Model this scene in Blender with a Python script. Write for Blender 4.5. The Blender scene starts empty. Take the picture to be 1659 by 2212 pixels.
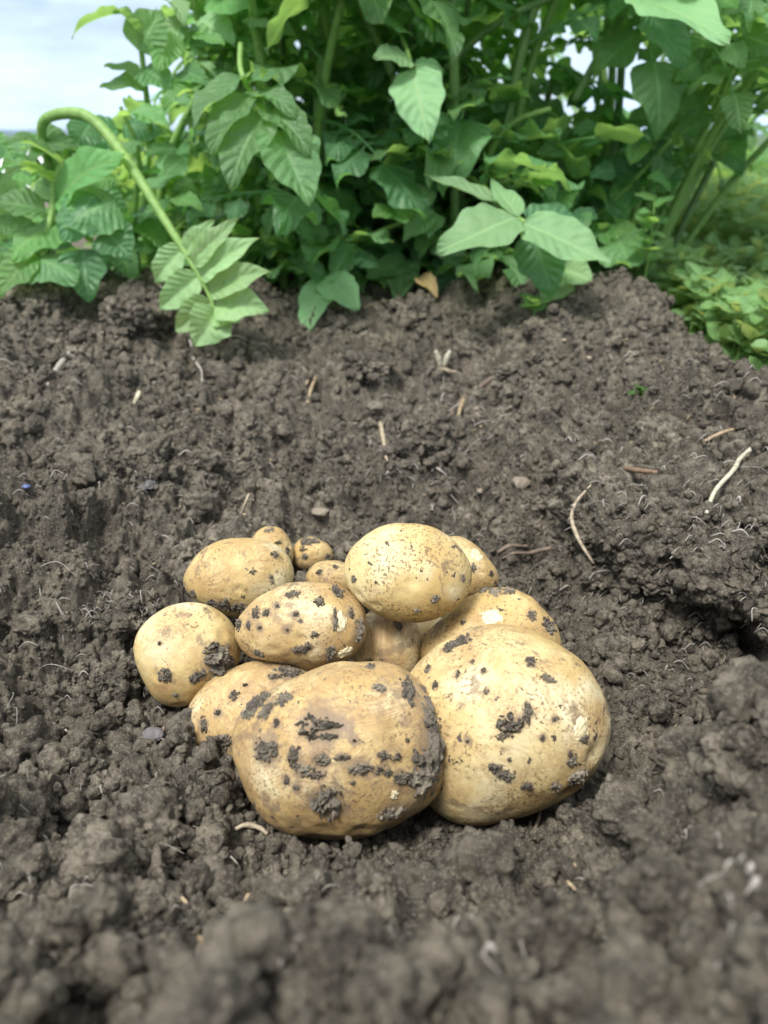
import bpy, math, random
import numpy as np
from mathutils import Vector, Matrix, noise as mnoise
from mathutils.bvhtree import BVHTree

R = math.radians
sc = bpy.context.scene
COL = sc.collection
rnd = random.Random(7)
nrg = np.random.default_rng(11)

# ------------------------------------------------------------------ camera
H = 0.27
PITCH = R(26)
FPX, CX, CY = 1671.0, 829.5, 1106.0          # focal length and centre in the 1659x2212 view of the photograph
cam_d = bpy.data.cameras.new('camera')
cam = bpy.data.objects.new('camera', cam_d)
COL.objects.link(cam)
cam.location = (0, 0, H)
cam.rotation_euler = (R(90) - PITCH, 0, 0)
cam_d.sensor_fit = 'VERTICAL'
cam_d.sensor_height = 34.6
cam_d.lens = FPX * 34.6 / 2212
cam_d.clip_start = 0.01
cam_d.clip_end = 3000
cam_d.dof.use_dof = True
cam_d.dof.focus_distance = 0.370
cam_d.dof.aperture_fstop = 9.0
cam_d.dof.aperture_blades = 0
sc.camera = cam

# ------------------------------------------------------------------ light
SUN_EL, SUN_AZ = R(62), R(215)
w = bpy.data.worlds.new('World')
sc.world = w
w.use_nodes = True
nt = w.node_tree
nt.nodes.clear()
out = nt.nodes.new('ShaderNodeOutputWorld')
bg = nt.nodes.new('ShaderNodeBackground')
sky = nt.nodes.new('ShaderNodeTexSky')
sky.sky_type = 'NISHITA'
sky.sun_disc = False
sky.sun_elevation = SUN_EL
sky.sun_rotation = SUN_AZ
sky.air_density = 1.0
sky.dust_density = 1.0
tc = nt.nodes.new('ShaderNodeTexCoord')
mp = nt.nodes.new('ShaderNodeMapping')
mp.inputs['Scale'].default_value = (1.0, 1.0, 3.5)
cn = nt.nodes.new('ShaderNodeTexNoise')
cn.inputs['Scale'].default_value = 3.4
cn.inputs['Detail'].default_value = 6
cn.inputs['Roughness'].default_value = 0.55
cr = nt.nodes.new('ShaderNodeValToRGB')
cr.color_ramp.elements[0].position = 0.36
cr.color_ramp.elements[0].color = (0.12, 0.12, 0.12, 1)
cr.color_ramp.elements[1].position = 0.60
cr.color_ramp.elements[1].color = (0.97, 0.97, 0.97, 1)
mx = nt.nodes.new('ShaderNodeMixRGB')
# an overcast dome is brighter towards the zenith
sz = nt.nodes.new('ShaderNodeSeparateXYZ')
zr = nt.nodes.new('ShaderNodeValToRGB')
zr.color_ramp.elements[0].position = 0.0
zr.color_ramp.elements[0].color = (0.47, 0.62, 0.80, 1)
zr.color_ramp.elements[1].position = 0.9
zr.color_ramp.elements[1].color = (1.0, 1.0, 1.0, 1)
e_ = zr.color_ramp.elements.new(0.22); e_.color = (0.66, 0.74, 0.82, 1)
vs = nt.nodes.new('ShaderNodeVectorMath'); vs.operation = 'SCALE'; vs.inputs['Scale'].default_value = 15.0
L = nt.links.new
L(tc.outputs['Generated'], mp.inputs['Vector'])
L(tc.outputs['Generated'], sz.inputs[0]); L(sz.outputs[2], zr.inputs['Fac']); L(zr.outputs['Color'], vs.inputs[0]); L(vs.outputs[0], mx.inputs['Color2'])
L(mp.outputs['Vector'], cn.inputs['Vector'])
L(cn.outputs['Fac'], cr.inputs['Fac'])
L(cr.outputs['Color'], mx.inputs['Fac'])
L(sky.outputs['Color'], mx.inputs['Color1'])
L(mx.outputs['Color'], bg.inputs['Color'])
bg.inputs['Strength'].default_value = 0.075
L(bg.outputs['Background'], out.inputs['Surface'])

sd = bpy.data.lights.new('sun', 'SUN')
sd.energy = 2.6
sd.angle = R(16)
sd.color = (1.0, 0.97, 0.92)
sun = bpy.data.objects.new('sun', sd)
COL.objects.link(sun)
# direction towards the sun: behind and left of the camera, high
sv = Vector((math.sin(SUN_AZ) * math.cos(SUN_EL), math.cos(SUN_AZ) * math.cos(SUN_EL), math.sin(SUN_EL)))
sun.rotation_euler = sv.to_track_quat('Z', 'Y').to_euler()
sun.location = (0, 0, 5)

sc.view_settings.view_transform = 'Standard'
sc.view_settings.look = 'None'
sc.view_settings.gamma = 1
sc.view_settings.exposure = 0.80
sc.cycles.use_denoising = True
sc.cycles.max_bounces = 7
sc.cycles.transparent_max_bounces = 4
sc.cycles.caustics_reflective = False
sc.cycles.caustics_refractive = False

# ------------------------------------------------------------------ pixel helpers (sites in the place, found from the photograph)
CAM = np.array([0, 0, H])
FWD = np.array([0, math.cos(PITCH), -math.sin(PITCH)])
RGT = np.array([1.0, 0, 0])
UPV = np.cross(RGT, FWD)

def ray(px, py):
    d = RGT * ((px - CX) / FPX) + UPV * ((CY - py) / FPX) + FWD
    return d
def at_d(px, py, d):                     # point at distance d along the sight line
    r = ray(px, py)
    return CAM + r / np.linalg.norm(r) * d
def at_z(px, py, z):
    r = ray(px, py)
    return CAM + r * ((z - H) / r[2])
def at_y(px, py, y):
    r = ray(px, py)
    return CAM + r * (y / r[1])

# ------------------------------------------------------------------ numpy noise
def _h(ix, iy, iz, seed):
    n = (ix * 374761393 + iy * 668265263 + iz * 2147483647 + seed * 974634777) & 0xFFFFFFFF
    n = ((n ^ (n >> 13)) * 1274126177) & 0xFFFFFFFF
    n = ((n ^ (n >> 16)) * 2246822519) & 0xFFFFFFFF
    return ((n ^ (n >> 15)) & 0xFFFFFF) / float(0xFFFFFF)
def vnoise2(x, y, seed=0):
    ix = np.floor(x).astype(np.int64); iy = np.floor(y).astype(np.int64)
    fx = x - ix; fy = y - iy
    fx = fx * fx * (3 - 2 * fx); fy = fy * fy * (3 - 2 * fy)
    z = np.zeros_like(ix)
    a = _h(ix, iy, z, seed); b = _h(ix + 1, iy, z, seed)
    c = _h(ix, iy + 1, z, seed); d = _h(ix + 1, iy + 1, z, seed)
    return (a + (b - a) * fx) * (1 - fy) + (c + (d - c) * fx) * fy
def fbm2(x, y, seed=0, o=3):
    s = 0; a = 0.5
    for k in range(o):
        s = s + a * (vnoise2(x * 2 ** k, y * 2 ** k, seed + k) - 0.5); a *= 0.55
    return s * 2
def vnoise3(p, seed=0):
    i = np.floor(p).astype(np.int64); f = p - i; f = f * f * (3 - 2 * f)
    r = 0
    for dx in (0, 1):
        wx = f[..., 0] if dx else 1 - f[..., 0]
        for dy in (0, 1):
            wy = f[..., 1] if dy else 1 - f[..., 1]
            for dz in (0, 1):
                wz = f[..., 2] if dz else 1 - f[..., 2]
                r = r + wx * wy * wz * _h(i[..., 0] + dx, i[..., 1] + dy, i[..., 2] + dz, seed)
    return r
def fbm3(p, seed=0, o=3):
    s = 0; a = 0.5
    for k in range(o):
        s = s + a * (vnoise3(p * 2 ** k, seed + k) - 0.5); a *= 0.55
    return s * 2
def clods3(p, cell, seed, dens=0.85):
    g = p / cell; g = g + .35 * (np.stack([vnoise3(g * 1.3 + k * 9.1, seed + k) for k in range(3)], -1) - .5) * 2
    i = np.floor(g).astype(np.int64); best = np.zeros(len(p))
    for dx in (-1, 0, 1):
        for dy in (-1, 0, 1):
            for dz in (-1, 0, 1):
                j = i + np.array([dx, dy, dz]); a = (j[:, 0], j[:, 1], j[:, 2])
                c = j + np.stack([_h(*a, seed), _h(*a, seed + 1), _h(*a, seed + 2)], -1)
                rr = .4 + .4 * _h(*a, seed + 3)
                q = 1 - ((g - c) ** 2).sum(1) / rr ** 2
                best = np.maximum(best, np.sqrt(np.maximum(q, 0)) * rr * (_h(*a, seed + 4) < dens))
    return best * cell
def vnormals(V, F):
    fn = np.cross(V[F[:, 1]] - V[F[:, 0]], V[F[:, 2]] - V[F[:, 0]])
    N = np.zeros_like(V)
    for k in range(3): np.add.at(N, F[:, k], fn)
    return N / (np.linalg.norm(N, axis=1)[:, None] + 1e-12)
def crumbly(V, seed, cells=(.016, .0075, .0036), F=None):
    """rough a clod of earth (metres) outward with crumbs of several sizes"""
    n = V / (np.linalg.norm(V, axis=1)[:, None] + 1e-9) if F is None else vnormals(V, F)
    r = 0
    for k, c in enumerate(cells):
        r = r + clods3(V + seed, c, seed + 10 * k) * (.75 if k == 0 else .7)
    r = r + .0016 * fbm3(V * 420, seed, 3) - .35 * cells[0]
    return V + n * r[:, None]
def clods(x, y, cell, seed, dens=0.8):
    """height of a packing of irregular rounded clods of about that cell size"""
    wx = x + cell * 0.55 * fbm2(x / cell * 1.7, y / cell * 1.7, seed + 5, 2)
    wy = y + cell * 0.55 * fbm2(x / cell * 1.7 + 31, y / cell * 1.7 + 17, seed + 6, 2)
    gx = wx / cell; gy = wy / cell
    ix = np.floor(gx).astype(np.int64); iy = np.floor(gy).astype(np.int64)
    z0 = np.zeros_like(ix)
    best = np.zeros_like(gx)
    for dx in (-1, 0, 1):
        for dy in (-1, 0, 1):
            jx = ix + dx; jy = iy + dy
            cx = jx + _h(jx, jy, z0, seed); cy = jy + _h(jx, jy, z0, seed + 1)
            rr = 0.35 + 0.45 * _h(jx, jy, z0, seed + 2)
            on = _h(jx, jy, z0, seed + 3) < dens
            q = 1 - ((gx - cx) ** 2 + (gy - cy) ** 2) / (rr * rr)
            hgt = np.sqrt(np.maximum(q, 0)) * rr * on
            best = np.maximum(best, hgt)
    return best * cell

# ------------------------------------------------------------------ mesh helpers
def mesh_np(name, verts, faces, mat=None, smooth=True, uv=None):
    """faces: (n,3) or (n,4) array"""
    verts = np.asarray(verts, dtype=np.float32); faces = np.asarray(faces, dtype=np.int32)
    me = bpy.data.meshes.new(name)
    k = faces.shape[1]; n = len(faces)
    me.vertices.add(len(verts)); me.vertices.foreach_set('co', verts.ravel())
    me.loops.add(n * k); me.loops.foreach_set('vertex_index', faces.ravel())
    me.polygons.add(n); me.polygons.foreach_set('loop_start', np.arange(0, n * k, k, dtype=np.int32))
    if smooth:
        me.polygons.foreach_set('use_smooth', np.ones(n, dtype=bool))
    if uv is not None:
        ul = me.uv_layers.new(name='UVMap')
        ul.data.foreach_set('uv', np.asarray(uv, dtype=np.float32)[faces.ravel()].ravel())
    me.update(calc_edges=True)
    if mat: me.materials.append(mat)
    return me
def link(name, me, parent=None, loc=None):
    o = bpy.data.objects.new(name, me); COL.objects.link(o)
    if parent: o.parent = parent
    if loc is not None: o.location = tuple(loc)
    return o
def tag(o, label=None, cat=None, group=None, kind=None):
    if label: o['label'] = label
    if cat: o['category'] = cat
    if group: o['group'] = group
    if kind: o['kind'] = kind
    return o
def catmull(pts, sub=8):
    pts = [np.asarray(p, float) for p in pts]
    P = [2 * pts[0] - pts[1]] + pts + [2 * pts[-1] - pts[-2]]
    res = []
    for i in range(1, len(P) - 2):
        for k in range(sub):
            t = k / sub
            res.append(0.5 * (2 * P[i] + (P[i + 1] - P[i - 1]) * t + (2 * P[i - 1] - 5 * P[i] + 4 * P[i + 1] - P[i + 2]) * t * t
                              + (-P[i - 1] + 3 * P[i] - 3 * P[i + 1] + P[i + 2]) * t ** 3))
    res.append(pts[-1])
    return np.array(res)
def tube_vf(path, radii, n=8, v0=0, jit=0.0):
    path = np.asarray(path, float); m = len(path)
    radii = np.interp(np.linspace(0, 1, m), np.linspace(0, 1, len(np.atleast_1d(radii))), np.atleast_1d(radii))
    T = np.gradient(path, axis=0); T /= np.linalg.norm(T, axis=1)[:, None] + 1e-12
    N = np.cross(T[0], [0.3, 0.2, 0.93]); N /= np.linalg.norm(N) + 1e-12
    V = []
    a = np.linspace(0, 2 * np.pi, n, endpoint=False)
    for i in range(m):
        N = N - T[i] * np.dot(N, T[i]); N /= np.linalg.norm(N) + 1e-12
        B = np.cross(T[i], N)
        r = radii[i] * (1 + (jit * (rnd.random() - .5) if jit else 0))
        V.append(path[i] + r * (np.cos(a)[:, None] * N + np.sin(a)[:, None] * B))
    V.append(path[:1]); V.append(path[-1:])
    V = np.vstack(V)
    F = []
    for i in range(m - 1):
        for j in range(n):
            k = (j + 1) % n
            F.append((v0 + i * n + j, v0 + i * n + k, v0 + (i + 1) * n + k, v0 + (i + 1) * n + j))
    c0, c1 = m * n, m * n + 1
    for j in range(n):
        k = (j + 1) % n
        F.append((v0 + c0, v0 + k, v0 + j, v0 + c0)); F.append((v0 + c1, v0 + (m - 1) * n + j, v0 + (m - 1) * n + k, v0 + c1))
    return V, F
def poly_mesh(name, V, F, mat, smooth=True, uv=None):
    """python face lists, degenerate quads become triangles"""
    F = [tuple(f[:3]) if len(f) == 4 and f[3] == f[0] else tuple(f) for f in F]
    me = bpy.data.meshes.new(name)
    me.from_pydata([tuple(v) for v in V], [], F)
    if smooth: me.polygons.foreach_set('use_smooth', [True] * len(F))
    if uv is not None:
        ul = me.uv_layers.new(name='UVMap')
        li = np.empty(len(me.loops), dtype=np.int32); me.loops.foreach_get('vertex_index', li)
        ul.data.foreach_set('uv', np.asarray(uv, dtype=np.float32)[li].ravel())
    me.update()
    if mat: me.materials.append(mat)
    return me
def ico(sub):
    import bmesh
    bm = bmesh.new(); bmesh.ops.create_icosphere(bm, subdivisions=sub, radius=1)
    V = np.array([v.co[:] for v in bm.verts]); F = np.array([[v.index for v in f.verts] for f in bm.faces]); bm.free()
    return V, F

# ------------------------------------------------------------------ materials
class MT:
    def __init__(s, name):
        s.m = bpy.data.materials.new(name); s.m.use_nodes = True
        s.t = s.m.node_tree; s.t.nodes.clear()
        s.out = s.n('ShaderNodeOutputMaterial'); s.p = s.n('ShaderNodeBsdfPrincipled')
        s.l(s.p.outputs[0], s.out.inputs['Surface'])
        s.tc = s.n('ShaderNodeTexCoord')
    def n(s, t): return s.t.nodes.new(t)
    def l(s, a, b): s.t.links.new(a, b)
    def map(s, src='Object', scale=(1, 1, 1), rot=(0, 0, 0), loc=(0, 0, 0)):
        m = s.n('ShaderNodeMapping'); m.inputs['Scale'].default_value = scale
        m.inputs['Rotation'].default_value = rot; m.inputs['Location'].default_value = loc
        s.l(s.tc.outputs[src], m.inputs['Vector']); return m.outputs[0]
    def noise(s, vec, scale, detail=4, rough=0.55, dist=0):
        n = s.n('ShaderNodeTexNoise'); n.inputs['Scale'].default_value = scale; n.inputs['Detail'].default_value = detail
        n.inputs['Roughness'].default_value = rough; n.inputs['Distortion'].default_value = dist
        if vec is not None: s.l(vec, n.inputs['Vector'])
        return n.outputs['Fac']
    def ramp(s, fac, a, b, ca=(0, 0, 0), cb=(1, 1, 1)):
        r = s.n('ShaderNodeValToRGB'); e = r.color_ramp.elements
        e[0].position = a; e[1].position = b; e[0].color = (*ca, 1); e[1].color = (*cb, 1)
        s.l(fac, r.inputs['Fac']); return r.outputs['Color']
    def mix(s, fac, a, b, mode='MIX'):
        m = s.n('ShaderNodeMixRGB'); m.blend_type = mode
        for i, v in zip(('Fac', 'Color1', 'Color2'), (fac, a, b)):
            if isinstance(v, (int, float)): m.inputs[i].default_value = v
            elif isinstance(v, tuple): m.inputs[i].default_value = (*v, 1)
            else: s.l(v, m.inputs[i])
        return m.outputs[0]
    def math(s, op, a, b=0.0, c=None):
        m = s.n('ShaderNodeMath'); m.operation = op
        for i, v in enumerate((a, b) if c is None else (a, b, c)):
            if isinstance(v, (int, float)): m.inputs[i].default_value = v
            else: s.l(v, m.inputs[i])
        return m.outputs[0]
    def bump(s, h, dist, strength=1.0, norm=None):
        b = s.n('ShaderNodeBump'); b.inputs['Distance'].default_value = dist; b.inputs['Strength'].default_value = strength
        s.l(h, b.inputs['Height'])
        if norm is not None: s.l(norm, b.inputs['Normal'])
        return b.outputs[0]

def soil_mat(name, dark=1.0, warm=0.0):
    m = MT(name)
    v = m.map('Object')
    big = m.noise(v, 14, 4, 0.6)
    mid = m.noise(v, 160, 6, 0.65)
    fin = m.noise(v, 900, 5, 0.7)
    D_ = lambda r, g, b_: (r * dark, g * dark, b_ * dark)
    c = m.mix(m.ramp(big, 0.38, 0.62), D_(.148, .130, .100), D_(.270, .240, .184))           # damp and drier earth
    c = m.mix(m.ramp(m.noise(v, 55, 5, 0.65), 0.38, 0.60), D_(.098, .086, .067), c)
    c = m.mix(m.ramp(mid, 0.38, 0.56), D_(.060, .051, .042), c)
    c = m.mix(m.ramp(fin, 0.53, 0.70), c, (.43, .38, .30))
    if name == 'soil':     # beyond the plot the ground is meadow
        ln = m.n('ShaderNodeVectorMath'); ln.operation = 'LENGTH'; m.l(v, ln.inputs[0])
        fr_ = m.math('GREATER_THAN', m.math('ADD', ln.outputs['Value'], big), 7.5)
        c = m.mix(fr_, c, m.mix(m.noise(v, 0.7, 5, 0.6), (0.060, 0.110, 0.050), (0.100, 0.160, 0.075)))
    # pale mineral grains
    vo = m.n('ShaderNodeTexVoronoi'); vo.inputs['Scale'].default_value = 260; m.l(v, vo.inputs['Vector'])
    sep = m.n('ShaderNodeSeparateColor'); m.l(vo.outputs['Color'], sep.inputs[0])
    grain = m.math('MULTIPLY', m.math('GREATER_THAN', sep.outputs[0], 0.972), m.math('LESS_THAN', vo.outputs['Distance'], 0.30))
    c = m.mix(m.math('MULTIPLY', grain, 0.8), c, (0.36, 0.31, 0.24))
    m.l(c, m.p.inputs['Base Color'])
    m.p.inputs['Roughness'].default_value = 0.88
    m.p.inputs['Specular IOR Level'].default_value = 0.25
    b = m.bump(m.noise(v, 330, 6, 0.7), 0.0045, 1.0)
    b = m.bump(fin, 0.0013, 1.0, b)
    m.l(b, m.p.inputs['Normal'])
    return m.m
M_SOIL = soil_mat('soil', 1.36)
M_MUD = soil_mat('mud', 2.3)

def potato_mat(name, i, streak=0.5, film=0.5, speck=0.5, warm=0.5, rot=(0, 0, 0)):
    m = MT(name)
    off = (i * 1.37, i * 0.71, i * 2.13)
    v = m.map('Object', loc=off)
    big = m.noise(v, 26, 4, 0.6, 0.4)
    mid = m.noise(v, 85, 5, 0.6)
    cream = (0.69, 0.570, 0.295); ochre = (0.51, 0.365, 0.145); pale = (0.76, 0.690, 0.460)
    c = m.mix(m.ramp(big, 0.40 - 0.1 * warm, 0.66 - 0.12 * warm), cream, ochre)
    c = m.mix(m.ramp(m.noise(m.map('Object', loc=(off[1], off[2], off[0])), 30, 3, 0.5), 0.52, 0.70), c, pale)
    c = m.mix(m.math('MULTIPLY', m.ramp(mid, 0.52, 0.75), 0.45), c, (0.42, 0.24, 0.085))
    # rubbed-on earth in curved strokes
    dn = m.n('ShaderNodeTexNoise'); dn.inputs['Scale'].default_value = 18; dn.inputs['Detail'].default_value = 1
    m.l(v, dn.inputs['Vector'])
    sc_ = m.n('ShaderNodeVectorMath'); sc_.operation = 'SCALE'; sc_.inputs['Scale'].default_value = 0.085
    m.l(dn.outputs['Color'], sc_.inputs[0])
    ad = m.n('ShaderNodeVectorMath'); ad.operation = 'ADD'; m.l(v, ad.inputs[0]); m.l(sc_.outputs[0], ad.inputs[1])
    mp2 = m.n('ShaderNodeMapping'); mp2.inputs['Rotation'].default_value = rot; mp2.inputs['Scale'].default_value = (55, 900, 700)
    m.l(ad.outputs[0], mp2.inputs['Vector'])
    st = m.noise(mp2.outputs[0], 1.0, 5, 0.75)
    where = m.ramp(m.noise(v, 38, 3, 0.6), 0.55 - 0.25 * streak, 0.70 - 0.22 * streak)
    c = m.mix(m.math('MULTIPLY', m.math('MULTIPLY', m.ramp(st, 0.38, 0.60), where), 0.74), c, (0.33, 0.205, 0.095))
    mp3 = m.n('ShaderNodeMapping'); mp3.inputs['Rotation'].default_value = (rot[0] + .5, rot[1] + .2, rot[2] - .3); mp3.inputs['Scale'].default_value = (28, 430, 320)
    m.l(ad.outputs[0], mp3.inputs['Vector'])
    st2 = m.noise(mp3.outputs[0], 1.0, 4, 0.7)
    c = m.mix(m.math('MULTIPLY', m.ramp(st2, 0.46, 0.62), .15 + .40 * streak), c, (0.42, 0.27, 0.12))
    # film of dried mud in patches
    fl = m.noise(v, 62, 7, 0.68, 0.3)
    c = m.mix(m.math('MULTIPLY', m.ramp(fl, 0.62 - 0.11 * film, 0.66 - 0.09 * film), 0.70), c, (0.19, 0.135, 0.09))
    vl = m.noise(m.map('Object', loc=(off[2], off[0], off[1])), 42, 8, 0.72, 0.6)
    c = m.mix(m.math('MULTIPLY', m.ramp(vl, 0.60 - 0.17 * film, 0.70 - 0.13 * film), 0.66), c, (0.38, 0.245, 0.115))
    # lenticels and specks
    sp = m.noise(v, 640, 3, 0.65)
    msk = m.ramp(m.noise(v, 55, 3, 0.5), 0.36, 0.62)
    c = m.mix(m.math('MULTIPLY', m.math('MULTIPLY', m.ramp(sp, 0.62 - 0.07 * speck, 0.655 - 0.07 * speck), msk), 0.85), c, (0.15, 0.10, 0.055))
    sp2 = m.noise(v, 190, 4, 0.6)
    c = m.mix(m.ramp(sp2, 0.69 - 0.04 * speck, 0.705 - 0.04 * speck), c, (0.09, 0.07, 0.055))
    m.l(c, m.p.inputs['Base Color'])
    m.l(m.ramp(mid, 0.3, 0.8, (0.50,) * 3, (0.72,) * 3), m.p.inputs['Roughness'])
    m.p.inputs['Specular IOR Level'].default_value = 0.35
    m.p.inputs['Subsurface Weight'].default_value = 0.08
    m.p.inputs['Subsurface Radius'].default_value = (1.0, 0.6, 0.25)
    m.p.inputs['Subsurface Scale'].default_value = 0.004
    # dusty earth rubbed round the crusts, stored per point of the skin
    at = m.n('ShaderNodeAttribute'); at.attribute_name = 'dirt'
    dm = m.math('MULTIPLY_ADD', m.noise(v, 150, 7, 0.75), 1.6, -0.8)
    dd = m.ramp(m.math('ADD', at.outputs['Fac'], dm), 0.20, 0.46)
    c = m.mix(m.math('MULTIPLY', dd, 0.78), c, (0.225, 0.165, 0.110))
    m.l(c, m.p.inputs['Base Color'])
    b = m.bump(m.noise(v, 140, 4, 0.6), 0.0010, 0.5)
    b = m.bump(m.noise(v, 900, 3, 0.6), 0.00018, 0.6, b)
    b = m.bump(st, 0.00012, 0.4, b)
    m.l(b, m.p.inputs['Normal'])
    return m.m

def leaf_mat(name, col, col2, vein, trans=0.4, rough=0.42, bmp=0.0018, latk=0.30):
    m = MT(name)
    sx = m.n('ShaderNodeSeparateXYZ'); m.l(m.tc.outputs['UV'], sx.inputs[0])
    u = sx.outputs[0]; vv = m.math('ABSOLUTE', m.math('SUBTRACT', m.math('MULTIPLY', sx.outputs[1], 2.0), 1.0))
    s_ = m.math('SUBTRACT', m.math('MULTIPLY', u, 7.5), m.math('MULTIPLY', m.math('POWER', vv, 0.8), 1.9))
    fr = m.math('ABSOLUTE', m.math('SUBTRACT', m.math('FRACT', s_), 0.5))           # 0 on the vein
    lat = m.ramp(fr, 0.02, 0.07, (1, 1, 1), (0, 0, 0))
    mid = m.ramp(vv, 0.018, 0.075, (1, 1, 1), (0, 0, 0))
    vm = m.math('MAXIMUM', m.math('MULTIPLY', lat, latk), m.math('MULTIPLY', mid, 0.85))
    oi = m.n('ShaderNodeObjectInfo')
    vobj = m.map('Object')
    n1 = m.noise(vobj, 22, 3, 0.6)
    c = m.mix(m.ramp(n1, 0.3, 0.7), col, col2)
    hs = m.n('ShaderNodeHueSaturation')
    m.l(m.math('MULTIPLY_ADD', oi.outputs['Random'], 0.022, 0.491), hs.inputs['Hue'])
    m.l(m.math('MULTIPLY_ADD', oi.outputs['Random'], 0.5, 0.78), hs.inputs['Value'])
    m.l(c, hs.inputs['Color']); hs.inputs['Saturation'].default_value = 0.90
    c = m.mix(vm, hs.outputs[0], vein)
    # small blemishes of the blade
    c = m.mix(m.math('MULTIPLY', m.ramp(m.noise(vobj, 130, 3, 0.6), 0.70, 0.74), 0.7), c, (0.20, 0.19, 0.07))
    m.l(c, m.p.inputs['Base Color'])
    m.p.inputs['Roughness'].default_value = rough
    m.p.inputs['Specular IOR Level'].default_value = 0.5
    tr = m.n('ShaderNodeBsdfTranslucent')
    tcol = m.mix(0.6, c, (min(.8, col2[0] * 3.3), min(.85, col2[1] * 3.1), col2[2] * 1.2))
    m.l(tcol, tr.inputs['Color'])
    ms = m.n('ShaderNodeMixShader'); ms.inputs[0].default_value = trans
    m.l(m.p.outputs[0], ms.inputs[1]); m.l(tr.outputs[0], ms.inputs[2]); m.l(ms.outputs[0], m.out.inputs['Surface'])
    puff = m.math('SUBTRACT', m.math('MINIMUM', m.math('MULTIPLY', fr, 2.5), m.math('MULTIPLY', vv, 3.0)), m.math('MULTIPLY', m.noise(vobj, 160, 2, 0.5), 0.6))
    puff = m.math('ADD', puff, m.math('MULTIPLY', m.noise(vobj, 75, 3, 0.6), 2.2))
    m.l(m.bump(puff, bmp, 0.8), m.p.inputs['Normal'])
    return m.m
def plain_mat(name, col, col2=None, scale=60, rough=0.6, bump=0.0004, trans=0.0):
    m = MT(name)
    v = m.map('Object')
    n = m.noise(v, scale, 4, 0.6)
    col2 = col2 or tuple(x * 0.7 for x in col)
    c = m.mix(m.ramp(n, 0.35, 0.65), col, col2)
    m.l(c, m.p.inputs['Base Color']); m.p.inputs['Roughness'].default_value = rough
    m.l(m.bump(n, bump, 0.7), m.p.inputs['Normal'])
    if trans:
        tr = m.n('ShaderNodeBsdfTranslucent'); m.l(c, tr.inputs['Color'])
        ms = m.n('ShaderNodeMixShader'); ms.inputs[0].default_value = trans
        m.l(m.p.outputs[0], ms.inputs[1]); m.l(tr.outputs[0], ms.inputs[2]); m.l(ms.outputs[0], m.out.inputs['Surface'])
    return m.m
M_LEAF = leaf_mat('potato_leaf', (0.112, 0.275, 0.100), (0.165, 0.360, 0.125), (0.27, 0.50, 0.21), 0.52, 0.48)
M_LEAFD = leaf_mat('potato_leaf_dark', (0.078, 0.212, 0.092), (0.112, 0.280, 0.112), (0.19, 0.38, 0.18), 0.48, 0.44)
M_LEAFL = leaf_mat('potato_leaf_young', (0.135, 0.370, 0.095), (0.190, 0.450, 0.120), (0.30, 0.48, 0.16), 0.55)
M_LEAFP = leaf_mat('leaf_underside', (0.270, 0.480, 0.190), (0.320, 0.540, 0.210), (0.36, 0.58, 0.25), 0.4, 0.65, 0.0007, 0.15)
M_LEAFM = leaf_mat('leaf_matte', (0.170, 0.350, 0.140), (0.210, 0.400, 0.155), (0.31, 0.50, 0.22), 0.32, 0.6, 0.0010, 0.22)
M_STEM = plain_mat('stem_green', (0.27, 0.45, 0.12), (0.18, 0.34, 0.08), 160, 0.55, 0.0008, 0.15)
M_STEMD = plain_mat('stem_dark', (0.17, 0.29, 0.09), (0.11, 0.20, 0.07), 40, 0.5)
M_ROOT = plain_mat('root_pale', (0.48, 0.41, 0.29), (0.24, 0.19, 0.13), 300, 0.6)
M_ROOTW = plain_mat('root_white', (0.56, 0.54, 0.42), (0.34, 0.31, 0.22), 260, 0.45)
M_HAIR = plain_mat('root_hair', (0.42, 0.39, 0.35), (0.30, 0.27, 0.23), 200, 0.6)
M_STRAW = plain_mat('straw', (0.44, 0.34, 0.21), (0.26, 0.19, 0.12), 300, 0.6)
M_TWIG = plain_mat('twig', (0.20, 0.15, 0.11), (0.12, 0.09, 0.07), 200, 0.75)
M_STONE = plain_mat('stone', (0.15, 0.14, 0.135), (0.09, 0.085, 0.085), 120, 0.6)
M_STONET = plain_mat('stone_tan', (0.25, 0.21, 0.16), (0.18, 0.15, 0.11), 120, 0.7)
M_SCRAPE = plain_mat('bare_flesh', (0.74, 0.67, 0.44), (0.66, 0.56, 0.33), 140, 0.4)
M_SKIN = plain_mat('loose_skin', (0.60, 0.47, 0.34), (0.40, 0.28, 0.18), 200, 0.5)

# ------------------------------------------------------------------ terrain
G = []   # guide points x, y, z
def gp(px, py, z): p = at_z(px, py, z); G.append((p[0], p[1], z))
def gx(x, y, z): G.append((x, y, z))
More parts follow.
